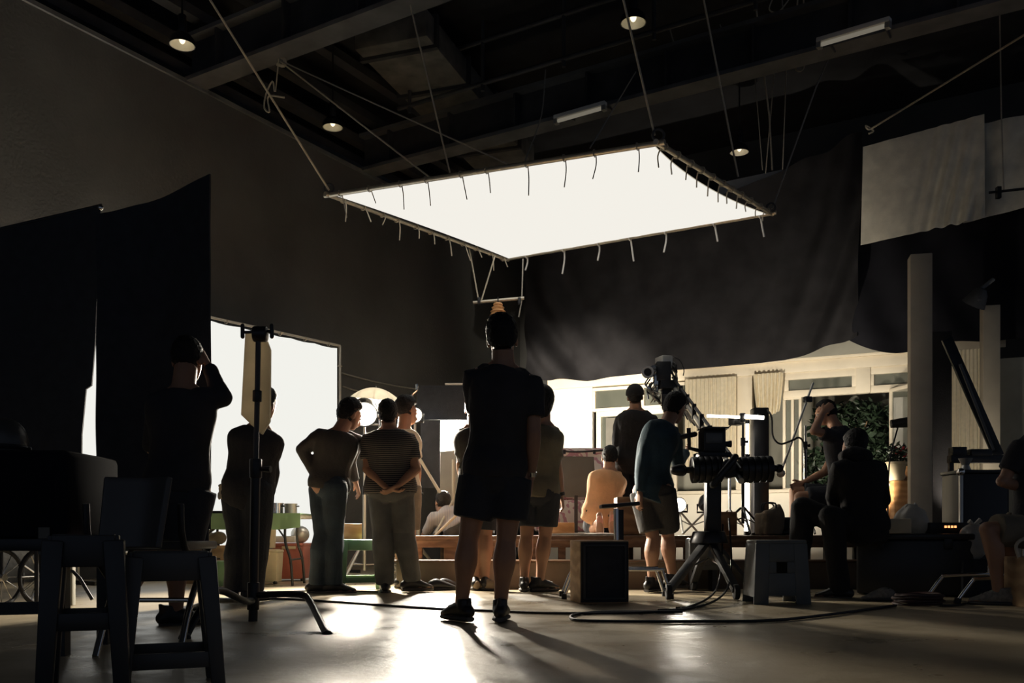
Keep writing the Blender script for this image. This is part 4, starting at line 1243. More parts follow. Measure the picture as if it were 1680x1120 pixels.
# ---- stools
def stool(px, d, w, h, label, m, rz=0., group=None, splay=1.22, zz=.10):
    c = V((W(px, 875, d).x, d, 0))
    t = thing('plastic_stool', label, 'stool', c, group)
    R = Matrix.Rotation(rz, 3, 'Z')
    q = lambda x, y, z: c + R @ V((x, y, z))
    def seat(u, v):
        x, y = (u - .5) * w, (v - .5) * w
        k = (2 * u - 1) ** 2 * (2 * v - 1) ** 2
        return q(x * (1 - .06 * k), y * (1 - .06 * k), h - .012 - .012 * (1 - min(1, (abs(2 * u - 1) ** 4 + abs(2 * v - 1) ** 4))))
    obj('seat', MB().sheet(seat, 16, 16, .02), m, t, smooth=60)
    for sx, sy in ((0, -1), (0, 1), (-1, 0), (1, 0)):
        A = q((sx or -1) * w / 2 * (1 if sx else .96), (sy or -1) * w / 2 * (1 if sy else .96), h - .05)
        B = q((sx or 1) * w / 2 * (1 if sx else .96), (sy or 1) * w / 2 * (1 if sy else .96), h - .05)
        obj('apron', MB().bar(A, B, .016, .09), m, t, bevel=.004)
        k = 1 + (splay - 1) * (1 - zz / h)
        A2 = q((sx or -1) * w / 2 * k, (sy or -1) * w / 2 * k, zz); B2 = q((sx or 1) * w / 2 * k, (sy or 1) * w / 2 * k, zz)
        obj('stretcher', MB().bar(A2, B2, .014, .05), m, t, bevel=.003)
    for sx in (-1, 1):
        for sy in (-1, 1):
            a = q(sx * w * .46, sy * w * .46, h - .02); b_ = q(sx * w * .47 * splay, sy * w * .47 * splay, 0)
            obj('leg', MB().tube([a, b_], [(.040, .040), (.030, .030)], ref=R @ V((1, 1, 0)), seg=4), m, t, bevel=.006)
    return t
stool(279, 3.05, .235, .445, 'dark grey plastic stool in the left foreground, nearest to us', M_greydk, rz=.38, splay=1.3)
stool(140, 2.72, .17, .50, 'taller black stool at the bottom left, left of the grey stool', M_blackplastic, rz=.38, splay=1.3, zz=.25)
t = stool(592, 8.2, .33, .45, 'green plastic stool carrying a wooden box behind the jeans', M_green, rz=.25, splay=1.1)
b = MB().box(V((W(577, 875, 8.15).x, 8.15, .45 + .07)), (.17, .15, .135), rz=.2)
tag(obj('wooden_box', b, M_orangeWood, bevel=.004), 'small orange wooden box standing on the green stool', 'box')
# closed grey step stool with handle holes
c = V((W(1273, 875, 6.7).x, 6.7, 0))
t = thing('step_stool', 'grey plastic step stool with panel sides beside the seated leg', 'stool', c)
w, h = .36, .455
obj('seat', MB().box(c + V((0, 0, h - .015)), (w, .28, .03)), M_stoolgrey, t, bevel=.01)
def panel(y, k):
    s = 1.13
    for x0_, x1_, z0_, z1_ in ((-.5, -.24, 0, .43), (.24, .5, 0, .43), (-.24, .24, .30, .43), (-.24, .24, .06, .22), (-.24, -.10, .22, .30), (.10, .24, .22, .30)):
        f = lambda x, z: c + V((x * w * (s - (s - 1) * z / h), y * (1.18 - .18 * z / h), z))
        obj('side_panel', MB().prism([f(x0_, z0_), f(x1_, z0_), f(x1_, z1_), f(x0_, z1_)], .014 * k, (0, 1, 0)), M_stoolgrey, t, bevel=.003)
panel(-.14, 1); panel(.14, -1)
for sx in (-1, 1):
    f = lambda y, z: c + V((sx * w * .49 * (1.13 - .13 * z / h), y * (1.18 - .18 * z / h), z))
    obj('end_panel', MB().prism([f(-.13, .05), f(.13, .05), f(.13, .43), f(-.13, .43)], .012, (-sx, 0, 0)), M_stoolgrey, t, bevel=.003)

# ---- wooden loudspeaker box
c = V((W(986, 875, 6.62).x, 6.78, .226))
t = thing('loudspeaker', 'boxy wooden loudspeaker with black front standing on the floor', 'speaker', c - V((0, 0, .226)))
Rz = Matrix.Rotation(.16, 3, 'Z')
obj('cabinet', MB().box(c, (.36, .32, .45), M=Rz), M_paleWood, t, bevel=.006)
fc = lambda x, z, o: c + Rz @ V((x, -.16 - o, z))
obj('front_grille', MB().prism([fc(-.175, -.215, 0), fc(.175, -.215, 0), fc(.175, .215, 0), fc(-.175, .215, 0)], .012, Rz @ V((0, -1, 0))), M_black, t, bevel=.003)
for a, b_ in (((-.15, -.19), (.15, -.19)), ((.15, -.19), (.15, .19)), ((.15, .19), (-.15, .19)), ((-.15, .19), (-.15, -.19))):
    obj('grille_rim', MB().bar(fc(a[0], a[1], .016), fc(b_[0], b_[1], .016), .016, .014), M_blackplastic, t)

# ---- operator seat on a post with chromed floor frame
c = V((W(1012, 875, 7.2).x, 7.2, 0))
t = thing('operator_seat', 'black operator seat plate on a steel post over chrome legs', 'seat', c)
obj('seat_plate', MB().bar(W(985, 831, 7.2), W(1047, 826, 7.2), .22, .03), M_blackplastic, t, bevel=.008)
obj('post', MB().cyl(c + V((0, 0, .33)), W(1011, 834, 7.2), .022), M_chrome, t)
obj('sleeve', MB().cyl(W(1017, 885, 7.22), W(1017, 836, 7.22), .03), M_blackmetal, t)
for y_ in (-.12, .2):
    obj('floor_leg', MB().tube([V((W(924, 0, 7.2).x, 7.2 + y_, .015)), V((W(941, 0, 7.2).x, 7.2 + y_, .21)), V((W(950, 0, 7.2).x, 7.2 + y_, .225)), V((W(1075, 0, 7.2).x, 7.2 + y_, .225)), V((W(1083, 0, 7.2).x, 7.2 + y_, .21)), V((W(1097, 0, 7.2).x, 7.2 + y_, .015))], .013, seg=10, sub=3), M_chrome, t)
obj('crossbar', MB().bar(c + V((0, -.12, .235)), c + V((0, .2, .235)), .08, .03), M_chrome, t)
for px_ in (924, 1097):
    for y_ in (-.12, .2):
        obj('rubber_foot', MB().cyl(V((W(px_, 0, 7.2).x, 7.2 + y_, 0)), V((W(px_, 0, 7.2).x, 7.2 + y_, .04)), .02), M_rubber, t)

# ---- camera crane
hub = V((W(1163, 875, 7.6).x, 7.6, 0))
t = thing('camera_crane', 'black camera crane with counterweights, long arm and tripod base', 'crane', hub)
piv = W(1197, 768, 7.6)
tip = W(1104, 632, 10.6)
obj('column', MB().box(V((hub.x + .03, 7.6, .78)), (.12, .12, .56)), M_blackmetal, t, bevel=.008)
obj('column_head', MB().box(V((W(1180, 0, 7.5).x, 7.55, 1.0)), (.22, .34, .10)), M_blackmetal, t, bevel=.01)
obj('base_hub', MB().cyl(V((hub.x, 7.6, .42)), V((hub.x, 7.6, .52)), .16, .13), M_blackmetal, t, bevel=.01)
for e in (W(1097, 978, 7.0), W(1226, 958, 8.2), W(1138, 962, 8.15), W(1208, 985, 7.0)):
    e = V((e.x, e.y, .07))
    obj('leg', MB().bar(V((hub.x, 7.6, .46)), e, .06, .045), M_steel, t, bevel=.004)
    obj('leg_brace', MB().tube([V((hub.x, 7.6, .30)), V((hub.x, 7.6, .46)).lerp(e, .6)], .010, seg=8), M_chrome, t)
    obj('caster', MB().cyl(e + V((-.02, 0, -.01)), e + V((.02, 0, -.01)), .058), M_rubber, t, bevel=.006)
# arm: two tubes and ties
for dz_, r_ in ((0, .024), (.09, .016)):
    obj('arm_tube', MB().tube([piv + V((.02, -.3, dz_ - .12)), tip + V((0, 0, dz_))], r_), M_silver if dz_ == 0 else M_blackmetal, t)
for k in np.linspace(.15, .95, 7):
    q = piv.lerp(tip, k)
    obj('arm_tie', MB().bar(q + V((0, 0, -.03)), q + V((0, 0, .12)), .04, .05, up=(0, 1, 0)), M_blackmetal, t)
# counterweights on a crosswise bar
bl, br = W(1118, 771, 7.45), W(1276, 768, 7.45)
obj('weight_bar', MB().tube([bl, br], .026), M_blackmetal, t)
for p0_, p1_ in ((1134, 1184), (1213, 1266)):
    w_ = thing
    a_, c_ = W(p0_, 771, 7.45), W(p1_, 769, 7.45)
    for k in range(5):
        s0, s1 = a_.lerp(c_, k / 5 + .01), a_.lerp(c_, (k + 1) / 5 - .01)
        obj('weight_disc', MB().cyl(s0, s1, .106, seg=32), M_blackmetal, t, bevel=.006)
obj('bar_knob', MB().ball(bl, (.05, .05, .05)), M_blackmetal, t)
obj('bar_knob', MB().ball(br + V((.01, 0, 0)), (.035, .035, .035)), M_blackmetal, t)
obj('pan_handle', MB().tube([W(1115, 771, 7.4), W(1108, 771, 7.38)], [.05, .04], round_ends=True), M_blackmetal, t)
obj('pivot_cover', MB().cyl(W(1196, 764, 7.42), W(1196, 764, 7.30), .055), M_blackmetal, t, bevel=.01)
obj('push_bar', MB().tube([W(1170, 795, 7.3), W(1195, 765, 7.28), W(1206, 750, 7.3)], .03, round_ends=True), M_blackmetal, t)
# camera at the arm tip
t = thing('film_camera', 'film camera rig with lens and cables on the crane tip', 'camera', tip)
D = 10.55
obj('camera_body', MB().box(W(1086, 612, D), (.16, .30, .22)), M_blackmetal, t, bevel=.01)
obj('top_box', MB().box(W(1089, 595, D), (.13, .2, .14), rz=.3), M_silver, t, bevel=.012)
obj('mount_post', MB().box(W(1093, 645, D), (.11, .12, .28)), M_blackmetal, t, bevel=.008)
obj('lens_barrel', MB().cyl(W(1066, 612, D - .05), W(1063, 610, D - .3), .055, .065), M_blackmetal, t, bevel=.006)
obj('lens_ring', MB().lathe([(.045, 0), (.066, 0), (.066, .03), (.045, .03)], W(1063, 610, D - .34), axis=(0, 1, 0)), M_silver, t)
obj('focus_wheel', MB().cyl(W(1076, 604, D - .15), W(1072, 603, D - .22), .03), M_chrome, t)
obj('bracket', MB().tube([W(1068, 628, D), W(1062, 640, D), W(1064, 655, D)], .012), M_chrome, t)
obj('rod', MB().tube([W(1081, 620, D - .1), W(1074, 660, D - .1)], .010), M_chrome, t)
obj('rod', MB().tube([W(1100, 600, D), W(1112, 640, D), W(1120, 655, D)], .010), M_chrome, t)
random.seed(11)
for k in range(9):
    s = random.uniform(-6, 6)
    obj('cable', MB().tube([W(1098 + s, 592 + k, D), W(1110 + s * .6, 600 + 3 * k, D - .1), W(1106 - s, 630 + 2 * k, D), W(1112 + s, 655, D - .2), W(1104 + 6 * k, 668 + 5 * k, D - .4)], random.choice((.006, .008, .010)), seg=6, sub=5), random.choice((M_cable, M_cable, M_ropedark)), t)
for k in range(4):
    obj('cable', MB().tube([W(1080 - k * 3, 625 + 4 * k, D), W(1068 + k * 4, 640, D - .1), W(1073 - 2 * k, 655 + 2 * k, D)], .006, seg=6, sub=5), M_ropedark, t)
for k in range(7):
    s = random.uniform(-8, 8)
    obj('cable', MB().tube([W(1072 + s, 618 + 3 * k, D - .12), W(1066 + s, 632 + 2 * k, D - .18), W(1078 - s * .5, 645 + 2 * k, D - .15), W(1084 + s * .4, 662, D - .1)], .008, seg=6, sub=5), random.choice((M_chrome, M_cable, M_ropedark)), t)
obj('battery_box', MB().box(W(1092, 632, D - .05), (.18, .2, .10), rz=.2), M_blackmetal, t, bevel=.01)
obj('battery_box', MB().box(W(1101, 660, D - .1), (.20, .2, .16), rz=-.2), M_blackmetal, t, bevel=.01)
obj('matte_bracket', MB().box(W(1076, 622, D - .1), (.05, .06, .16)), M_chrome, t, bevel=.006)
obj('handle_hoop', MB().tube([W(1098, 590, D), W(1106, 586, D), W(1116, 592, D), W(1122, 606, D), W(1121, 616, D)], .006, seg=6, sub=4), M_cable, t)
# monitor on the crane
c = W(1168, 724, 7.7)
t = thing('field_monitor', 'boxy field monitor on the crane before the ivory curtain', 'monitor', c)
obj('casing', MB().box(c, (.19, .16, .19), rz=.1), M_blackplastic, t, bevel=.012)
obj('screen', MB().box(c + V((.0, -.085, .02)), (.14, .01, .09), rz=.1), M_screen, t, bevel=.004)
obj('sun_hood', MB().box(c + V((0, -.04, .10)), (.20, .22, .012), rz=.1), M_blackplastic, t)
obj('base_plate', MB().box(c + V((0, 0, -.115)), (.26, .2, .04), rz=.1), M_blackmetal, t, bevel=.006)
obj('side_knob', MB().tube([c + V((.1, 0, -.02)), c + V((.16, 0, -.02))], [.02, .03], seg=10), M_blackmetal, t)
obj('bracket', MB().tube([W(1130, 702, 7.7), W(1131, 735, 7.7), W(1160, 742, 7.7)], .018, seg=8), M_blackmetal, t)
obj('handle', MB().tube([W(1120, 716, 7.7), W(1140, 712, 7.7)], .022, round_ends=True), M_blackmetal, t)
# small floor monitor behind the tripod
c = V((W(1157, 875, 8.1).x, 8.22, .30))
t = thing('floor_monitor', 'small grey box monitor under the crane by the step', 'monitor', c - V((0, 0, .3)))
obj('casing', MB().box(c + V((0, 0, .02)), (.27, .22, .28)), M_stoolgrey, t, bevel=.02)
obj('screen', MB().box(c + V((0, -.115, .01)), (.19, .012, .18)), M_screen, t, bevel=.004)
obj('stand_leg', MB().box(c + V((-.09, 0, -.2)), (.04, .18, .2)), M_blackmetal, t); obj('stand_leg', MB().box(c + V((.09, 0, -.2)), (.04, .18, .2)), M_blackmetal, t)

# ---- black column light and LED tubes
c = V((W(1246, 875, 9.6).x, 9.6, .48))
t = thing('column_light', 'tall black column light standing on the stage', 'light bank', c)
obj('body', MB().box(c + V((0, 0, .66)), (.155, .16, 1.31)), M_blackmetal, t, bevel=.01)
obj('base', MB().box(c + V((0, 0, .015)), (.22, .26, .03)), M_blackmetal, t, bevel=.006)
for z_ in (.1, 1.24):
    obj('bolt', MB().cyl(c + V((-.04, -.082, z_)), c + V((-.04, -.09, z_)), .008, seg=8), M_chrome, t)
M_led = emit_mat('led tube glow', (1, .93, .78), 7)
t = thing('led_tube', 'glowing vertical tube light beside the black column', 'tube light', W(1224, 868, 9.5))
obj('tube', MB().cyl(W(1225, 872, 9.5), W(1225, 752, 9.5), .024), M_led, t)
obj('tube_upper', MB().cyl(W(1226, 746, 9.5), W(1226, 694, 9.5), .016), M_led, t)
obj('end_cap', MB().cyl(W(1225, 878, 9.5), W(1225, 871, 9.5), .03), M_blackplastic, t)
obj('end_cap', MB().cyl(W(1226, 695, 9.5), W(1226, 689, 9.5), .024), M_blackplastic, t)
obj('joint', MB().cyl(W(1225, 753, 9.5), W(1226, 745, 9.5), .028), M_blackplastic, t)
t = thing('led_bar', 'glowing horizontal tube light on a thin stand before the curtain', 'tube light', W(1203, 684, 9.3))
obj('tube', MB().cyl(W(1160, 682, 9.3), W(1214, 684, 9.3), .014), M_led, t)
obj('tube', MB().cyl(W(1222, 683, 9.2), W(1253, 685, 9.2), .020), M_led, t)
obj('clamp', MB().box(W(1218, 685, 9.25), (.05, .05, .09)), M_blackmetal, t, bevel=.006)
stand(1219, 9.3, 1.62, 'thin stand carrying the horizontal tube light', spread=.3, z0=.48, m=M_blackmetal)
t = thing('barn_lamp', 'small dark lamp with open flaps left of the thin stand', 'lamp', W(1206, 690, 9.4))
c = W(1208, 690, 9.4)
obj('housing', MB().box(c, (.12, .12, .09), rz=.3), M_blackmetal, t, bevel=.01)
obj('flap', MB().bar(c + V((-.06, 0, .05)), c + V((-.17, 0, .03)), .10, .006), M_blackmetal, t)
obj('flap', MB().bar(c + V((-.06, 0, -.05)), c + V((-.13, 0, -.11)), .10, .006), M_blackmetal, t)
obj('arm', MB().tube([c, W(1219, 688, 9.3)], .012), M_blackmetal, t)
# ballast cable from column
tag(obj('cable', MB().tube([W(1259, 672, 9.5), W(1266, 685, 9.4), W(1268, 715, 9.4), W(1280, 728, 9.4), W(1300, 722, 9.4), W(1312, 718, 9.4), W(1320, 735, 9.4), W(1322, 800, 9.4), W(1324, 877, 9.4)], .010, seg=8, sub=5), M_cable), 'black cable looping off the column light', 'cable')
# boom stand to the right
t = stand(1321, 9.7, 1.63, 'silver light stand with slanted boom rod before the open window', spread=.34, z0=.48)
obj('boom_rod', MB().tube([W(1334, 628, 9.7), W(1281, 775, 9.6)], .012), M_silver, t)
obj('boom_clamp', MB().box(W(1325, 655, 9.68), (.08, .06, .06), rz=.3), M_blackmetal, t, bevel=.008)
obj('boom_tail', MB().ball(W(1281, 776, 9.6), .045), M_silver, t)
t = stand(1197, 10.6, 1.3, 'light stand partly hidden behind the crane drums', spread=.3, z0=.48, m=M_chrome)

# ---- flags and boards in the middle background
def board(name, poly, d, th, label, m, cat='board', bev=.004):
    return tag(obj(name, MB().prism([W(x, y, d) for x, y in poly], th, (0, 1, 0)), m, bevel=bev), label, cat)
board('black_flag', [(684, 632), (785, 632), (785, 688), (684, 688)], 10.6, .03, 'wide black flag board behind the small blazing lamp', M_black, 'flag')
board('black_flag', [(690, 689), (722, 689), (722, 800), (690, 800)], 10.3, .03, 'narrow black flag hanging below the wide flag board', M_black, 'flag')
board('grey_board', [(717, 741), (768, 736), (768, 838), (717, 838)], 10.9, .03, 'beige board behind the white stands left of the middle man', M_post)
lamp('light_box_light', 'SPOT', W(738, 712, 11.3), 1500, (1, .92, .78), W(745, 1040, 5.5), size=.16, angle=60)
t = thing('light_box', 'small bright white light box left of the middle man', 'light box', W(740, 720, 11.4))
obj('diffuser', MB().prism([W(723, 686, 11.4), W(775, 690, 11.4), W(775, 742, 11.4), W(722, 742, 11.4)], .03, (0, 1, 0)), emit_mat('light box glow', (1, .95, .85), 4), t)
obj('casing', MB().prism([W(721, 684, 11.45), W(777, 688, 11.45), W(777, 744, 11.45), W(720, 744, 11.45)], .15, (0, 1, 0)), M_blackmetal, t)
board('slat', [(730, 628), (770, 628), (770, 631), (730, 631)], 10.4, .03, 'thin white slat above the wide black flag board', M_white, 'slat')
t = stand(744, 10.0, 1.3, 'cream light stand with crossed struts left of the middle man', spread=.4, z0=.48, m=M_set, rot=.1)
stand(687, 10.2, 1.35, 'thin stand right of the small blazing lamp', spread=.35, z0=.0, m=M_set, rot=.7)
tag(obj('strut', MB().tube([W(686, 748, 9.9), W(722, 808, 9.9)], .016), M_set), 'white slanted strut right of the striped man', 'strut')
tag(obj('strut', MB().tube([W(712, 880, 9.2), W(752, 842, 9.2)], .013), M_set), 'cream rod leaning on the stage edge', 'strut')
tag(obj('crank_arm', MB().tube([W(674, 660, 9.4), W(677, 646, 9.4), W(684, 640, 9.4), W(684, 630, 9.4)], .012, seg=8, sub=2), M_chrome), 'chrome crank rod above the small blazing lamp', 'rod')
# black reflector board in front of the sofa
t = thing('dark_board', 'dark board with cloth strap standing behind the olive tee', 'board', W(948, 812, 11.2))
obj('panel', MB().prism([W(915, 748, 11.2), W(974, 749, 11.2), W(979, 815, 11.2), W(915, 815, 11.2)], .03, (0, 1, 0)), M_greypanel, t, bevel=.004)
obj('top_rod', MB().tube([W(905, 738, 11.15), W(945, 741, 11.15), W(996, 738, 11.15)], .012, sub=4), M_blackmetal, t)
obj('cloth_strip', MB().prism([W(908, 740, 11.23), W(994, 740, 11.23), W(990, 749, 11.23), W(910, 749, 11.23)], .008, (0, 1, 0)), M_floral, t)
for px_ in (926, 975):
    obj('clip', MB().box(W(px_, 741, 11.13), (.03, .03, .05)), M_blackmetal, t)
obj('foot', MB().box(W(945, 875, 11.2) * V((1, 1, 0)) + V((0, 0, .72)), (.04, .04, .48)), M_blackmetal, t)
# floral sofa
t = thing('sofa', 'floral pink and cream sofa behind the kneeling person', 'sofa', V((W(965, 875, 12.0).x, 12.0, .48)))
c = V((W(965, 875, 12.0).x, 12.0, .48))
obj('backrest', MB().box(c + V((0, .25, .62)), (1.25, .2, 1.05)), M_floral, t, bevel=.06)
obj('seat', MB().box(c + V((0, -.05, .24)), (1.25, .55, .40)), M_floral, t, bevel=.05)
for s in (-1, 1):
    obj('armrest', MB().box(c + V((s * .62, -.03, .34)), (.16, .6, .6)), M_floral, t, bevel=.06)
tag(obj('cushion', MB().box(c + V((-.32, -.06, .63)), (.38, .14, .34), M=Matrix.Rotation(-.2, 3, 'X')), M_floral, bevel=.06), 'floral cushion on the left of the sofa', 'cushion')
tag(obj('cushion', MB().box(c + V((.12, -.06, .62)), (.36, .14, .32), M=Matrix.Rotation(-.2, 3, 'X')), M_floral, bevel=.06), 'floral cushion in the middle of the sofa', 'cushion')
# wooden box and white cloth on the stage edge
b = MB().box(W(921, 875, 9.3) * V((1, 1, 0)) + V((0, 0, .48 + .065)), (.25, .2, .13))
tag(obj('wooden_box', b, M_orangeWood, bevel=.006), 'pale wooden box on the stage right of the middle man', 'box')
def mat_fn(u, v): 
    return V((.33 + 1.0 * u, 9.02 + .9 * v, .494 + .012 * noise.noise(V((u * 6, v * 6, 1)))))
tag(obj('floor_cloth', MB().sheet(mat_fn, 20, 16, .016), M_white), 'white cloth spread on the stage under the wooden box', 'cloth')
# brown crate behind the operator seat
b = MB().box(V((W(1040, 875, 9.1).x, 9.12, .48 + .19)), (.36, .3, .37)); tag(obj('wooden_crate', b, M_wood, bevel=.008), 'dark brown crate on the stage behind the operator seat', 'crate')
b = MB().box(V((W(1185, 875, 9.4).x, 9.42, .48 + .12)), (.26, .22, .24)); tag(obj('wooden_crate', b, M_wood, bevel=.008), 'small brown crate on the stage behind the crane column', 'crate')
# grey bag on the stage edge
c = V((W(1261, 875, 9.0).x, 9.0, .48))
t = thing('carry_bag', 'sagging grey carry bag with handles on the stage edge', 'bag', c)
mb = MB(); mb.tube([c + V((0, 0, .01)), c + V((0, 0, .12)), c + V((.01, 0, .22)), c + V((.0, 0, .25))], [(.13, .10), (.145, .105), (.13, .08), (.12, .06)], ref=(1, 0, 0), seg=20, sub=3)
meshobj('bag_body', remesh(mb, .01, 3, amp=.02, freq=9), M_khaki, t)
for s in (-1, 1):
    obj('handle', MB().tube([c + V((-.06, s * .03, .24)), c + V((-.05, s * .05, .31)), c + V((.05, s * .05, .31)), c + V((.06, s * .03, .24))], .008, seg=6, sub=4), M_black, t)
tag(obj('black_pouch', MB().box(V((W(1300, 875, 9.05).x, 9.1, .48 + .09)), (.24, .18, .18)), M_black, bevel=.03), 'black pouch on the stage beside the grey bag', 'pouch')

# ---- dresser, pot plant, glass lamp
c = V((W(1474, 875, 11.9).x, 11.9, .48))
t = thing('dresser', 'orange wooden dresser left of the tall beige post', 'dresser', c)
obj('body', MB().box(c + V((0, 0, .36)), (.44, .4, .52)), M_orangeWood, t, bevel=.008)
obj('top', MB().box(c + V((0, 0, .635)), (.48, .44, .03)), M_white, t, bevel=.006)
obj('gallery', MB().tube([c + V((-.22, .15, .65)), c + V((-.22, .15, .82)), c + V((-.1, .15, .92)), c + V((.22, .15, .92))], .016, seg=8, sub=3), M_set, t)
for sx in (-1, 1):
    for sy in (-1, 1):
        obj('leg', MB().box(c + V((sx * .19, sy * .17, .05)), (.05, .05, .1)), M_orangeWood, t)
obj('shelf_box', MB().box(c + V((.12, .05, .80)), (.2, .2, .3)), M_orangeWood, t, bevel=.006)
q = c + V((-.04, -.08, .65))
t = thing('glass_lamp', 'round pale glass lamp on the orange dresser', 'lamp', q)
obj('base', MB().lathe([(.001, 0), (.09, 0), (.09, .02), (.03, .04), (.001, .04)], q), M_silver, t)
obj('globe', MB().ball(q + V((0, 0, .10)), (.09, .09, .075)), M_white, t)
q = W(1474, 868, 11.55); q = V((q.x, 11.62, 1.165))
tag(obj('plinth', MB().box(V((q.x + .02, 11.95, 1.10)) if False else V((W(1476, 0, 11.75).x, 11.62, .82)), (.30, .14, .68)), M_orangeWood, bevel=.006), 'orange wooden plinth under the red flower pot', 'plinth')
t = thing('flower_pot', 'cream pot of red geraniums beside the tall beige post', 'pot plant', q)
obj('pot', MB().lathe([(.001, 0), (.09, 0), (.12, .20), (.13, .20), (.13, .23), (.105, .23), (.10, .19), (.001, .19)], q), M_beige, t)
def leaves(mb, c, r, n, size, seed, flat=1.):
    rn = random.Random(seed)
    for i in range(n):
        a, z = rn.uniform(0, 2 * PI), rn.uniform(-1, 1)
        k = rn.random() ** .4
        s = math.sqrt(1 - z * z)
        p = c + V((r[0] * k * s * math.cos(a), r[1] * k * s * math.sin(a), r[2] * k * z))
        dirv = V((rn.uniform(-1, 1), rn.uniform(-1, 1), rn.uniform(-.6, .8))).normalized()
        sd = dirv.orthogonal().normalized()
        sd = (Matrix.Rotation(rn.uniform(0, 6.28), 3, dirv) @ sd)
        nn = dirv.cross(sd)
        L = size * rn.uniform(.6, 1.4); w = L * .28
        mb.add([p, p + dirv * L * .45 + sd * w + nn * w * .3, p + dirv * L, p + dirv * L * .45 - sd * w + nn * w * .3, p + dirv * L * .45 - nn * .004], [(0, 1, 4), (1, 2, 4), (2, 3, 4), (3, 0, 4)])
    return mb
obj('foliage', leaves(MB(), q + V((.02, 0, .32)), (.17, .14, .15), 160, .07, 5), M_leaf, t, smooth=0)
fl = MB()
rn = random.Random(2)
for k in range(9):
    fl.ball(q + V((.05 + rn.uniform(-.06, .14), rn.uniform(-.1, .05), .36 + rn.uniform(-.06, .08))), .022, 8, 6)
obj('flowers', fl, M_red_flower, t)
obj('stems', MB().tube([q + V((0, 0, .18)), q + V((.02, 0, .36))], .02, seg=8), M_leaf, t)
# the big shrub in the window
c = HP(1398, 0, -.8)
t = thing('leafy_shrub', 'big dark leafy shrub behind the open set window', 'shrub', c)
fo = MB()
for cx_, cz_, r_, s_ in ((1372, 2.12, .40, 1), (1418, 2.15, .42, 2), (1395, 1.7, .5, 3), (1428, 1.65, .4, 4), (1352, 1.5, .35, 5), (1400, 1.25, .45, 6)):
    leaves(fo, HP(cx_, cz_, -.75), (r_, .3, r_ * .85), 520, .12, s_)
obj('foliage', fo, M_leaf, t, smooth=0)
obj('trunk', MB().tube([c, c + V((.02, 0, .8)), c + V((-.05, 0, 1.6)), c + V((.08, .05, 2.2))], [.05, .045, .035, .02], seg=10, sub=3), M_wood, t)
for k in range(5):
    a = k * 1.26
    obj('branch', MB().tube([c + V((0, 0, .8 + .15 * k)), c + V((.3 * math.cos(a), .12 * math.sin(a), 1.3 + .15 * k)), c + V((.48 * math.cos(a), .2 * math.sin(a), 1.7 + .12 * k))], [.025, .018, .008], seg=8, sub=2), M_wood, t)
c2 = HP(1345, 0, .05) 
# small lamp head on the casement side
c = W(1475, 694, 11.3)
t = thing('small_lamp_head', 'small dark lamp head in front of the bright casement', 'lamp', c)
obj('head', MB().tube([c + V((-.10, 0, -.01)), c + V((.10, -.03, .01))], [.05, .065], seg=14), M_blackmetal, t)
obj('arm', MB().tube([c, c + V((-.08, .1, -.5)), V((c.x - .1, c.y + .1, .5))], .010, seg=8, sub=3), M_blackmetal, t)
obj('base', MB().cyl(V((c.x - .1, c.y + .1, .48)), V((c.x - .1, c.y + .1, .51)), .08), M_blackmetal, t)

# ---- right: trunk, power box, bags, case
c = V((W(1512, 875, 7.5).x, 7.65, 0))
t = thing('road_case', 'large black equipment trunk on the floor carrying the plastic bags', 'trunk', c)
obj('body', MB().box(c + V((0, 0, .23)), (.86, .5, .44), rz=-.4), M_blackplastic, t, bevel=.02)
obj('lid', MB().box(c + V((0, 0, .475)), (.88, .52, .05), rz=-.4), M_blackplastic, t, bevel=.015)
for s in (-.25, .25):
    obj('latch', MB().box(c + Matrix.Rotation(-.4, 3, 'Z') @ V((s, -.265, .42)), (.06, .02, .08), rz=-.4), M_blackmetal, t, bevel=.004)
q = c + V((.22, -.1, .5))
t = thing('power_box', 'low black power box with four glowing orange lights', 'power box', q)
obj('case', MB().box(q + V((0, 0, .045)), (.34, .2, .09)), M_blackplastic, t, bevel=.008)
for k in range(4):
    obj('indicator_light', MB().box(q + V((-.05 + k * .026, -.102, .055)), (.016, .008, .018)), emit_mat('orange indicator', (1, .35, .12), 2.2), t)
def crumple(name, c, r, label, m, seed, amp=.05, freq=7):
    mb = MB().ball(c + V((0, 0, r[2] * .9)), r, 24, 16)
    me = remesh(mb, .012, 2, amp=amp, freq=freq, seed=seed)
    t = thing(name, label, 'bag', c)
    meshobj('bag_body', me, m, t)
    top = c + V((0, 0, r[2] * 1.8))
    obj('knot', MB().tube([top + V((-.04, 0, .03)), top, top + V((.05, 0, .04))], [.02, .012, .02], seg=8), m, t)
crumple('plastic_bag', c + V((-.05, -.05, .5)), (.13, .10, .11), 'thin pale plastic bag on the black trunk left of the lights', M_plasticbag, 1.)
crumple('plastic_bag', V((W(1598, 875, 7.34).x, 7.34, .30)), (.115, .10, .15), 'crumpled pale plastic bag beside the seated knee', M_plasticbag, 5.)
tag(obj('packing_box', MB().box(V((W(1596, 875, 7.36).x, 7.36, .15)), (.26, .22, .30)), M_black, bevel=.01), 'black box on the floor under the crumpled bag', 'box')
tag(obj('clipboard_tray', MB().box(c + V((-.2, -.12, .56)), (.2, .16, .12)), M_beige, bevel=.01), 'cream tray on the black trunk by the dresser', 'tray')
c = V((W(1604, 875, 8.1).x, 8.17, 0))
t = thing('flight_case', 'upright black flight case with pale metal edge at right', 'case', c)
obj('body', MB().box(c + V((0, 0, .52)), (.40, .36, 1.0)), M_blackplastic, t, bevel=.012)
obj('edge_strip', MB().box(c + V((-.2, -.18, .52)), (.03, .03, 1.0)), M_silver, t, bevel=.006)
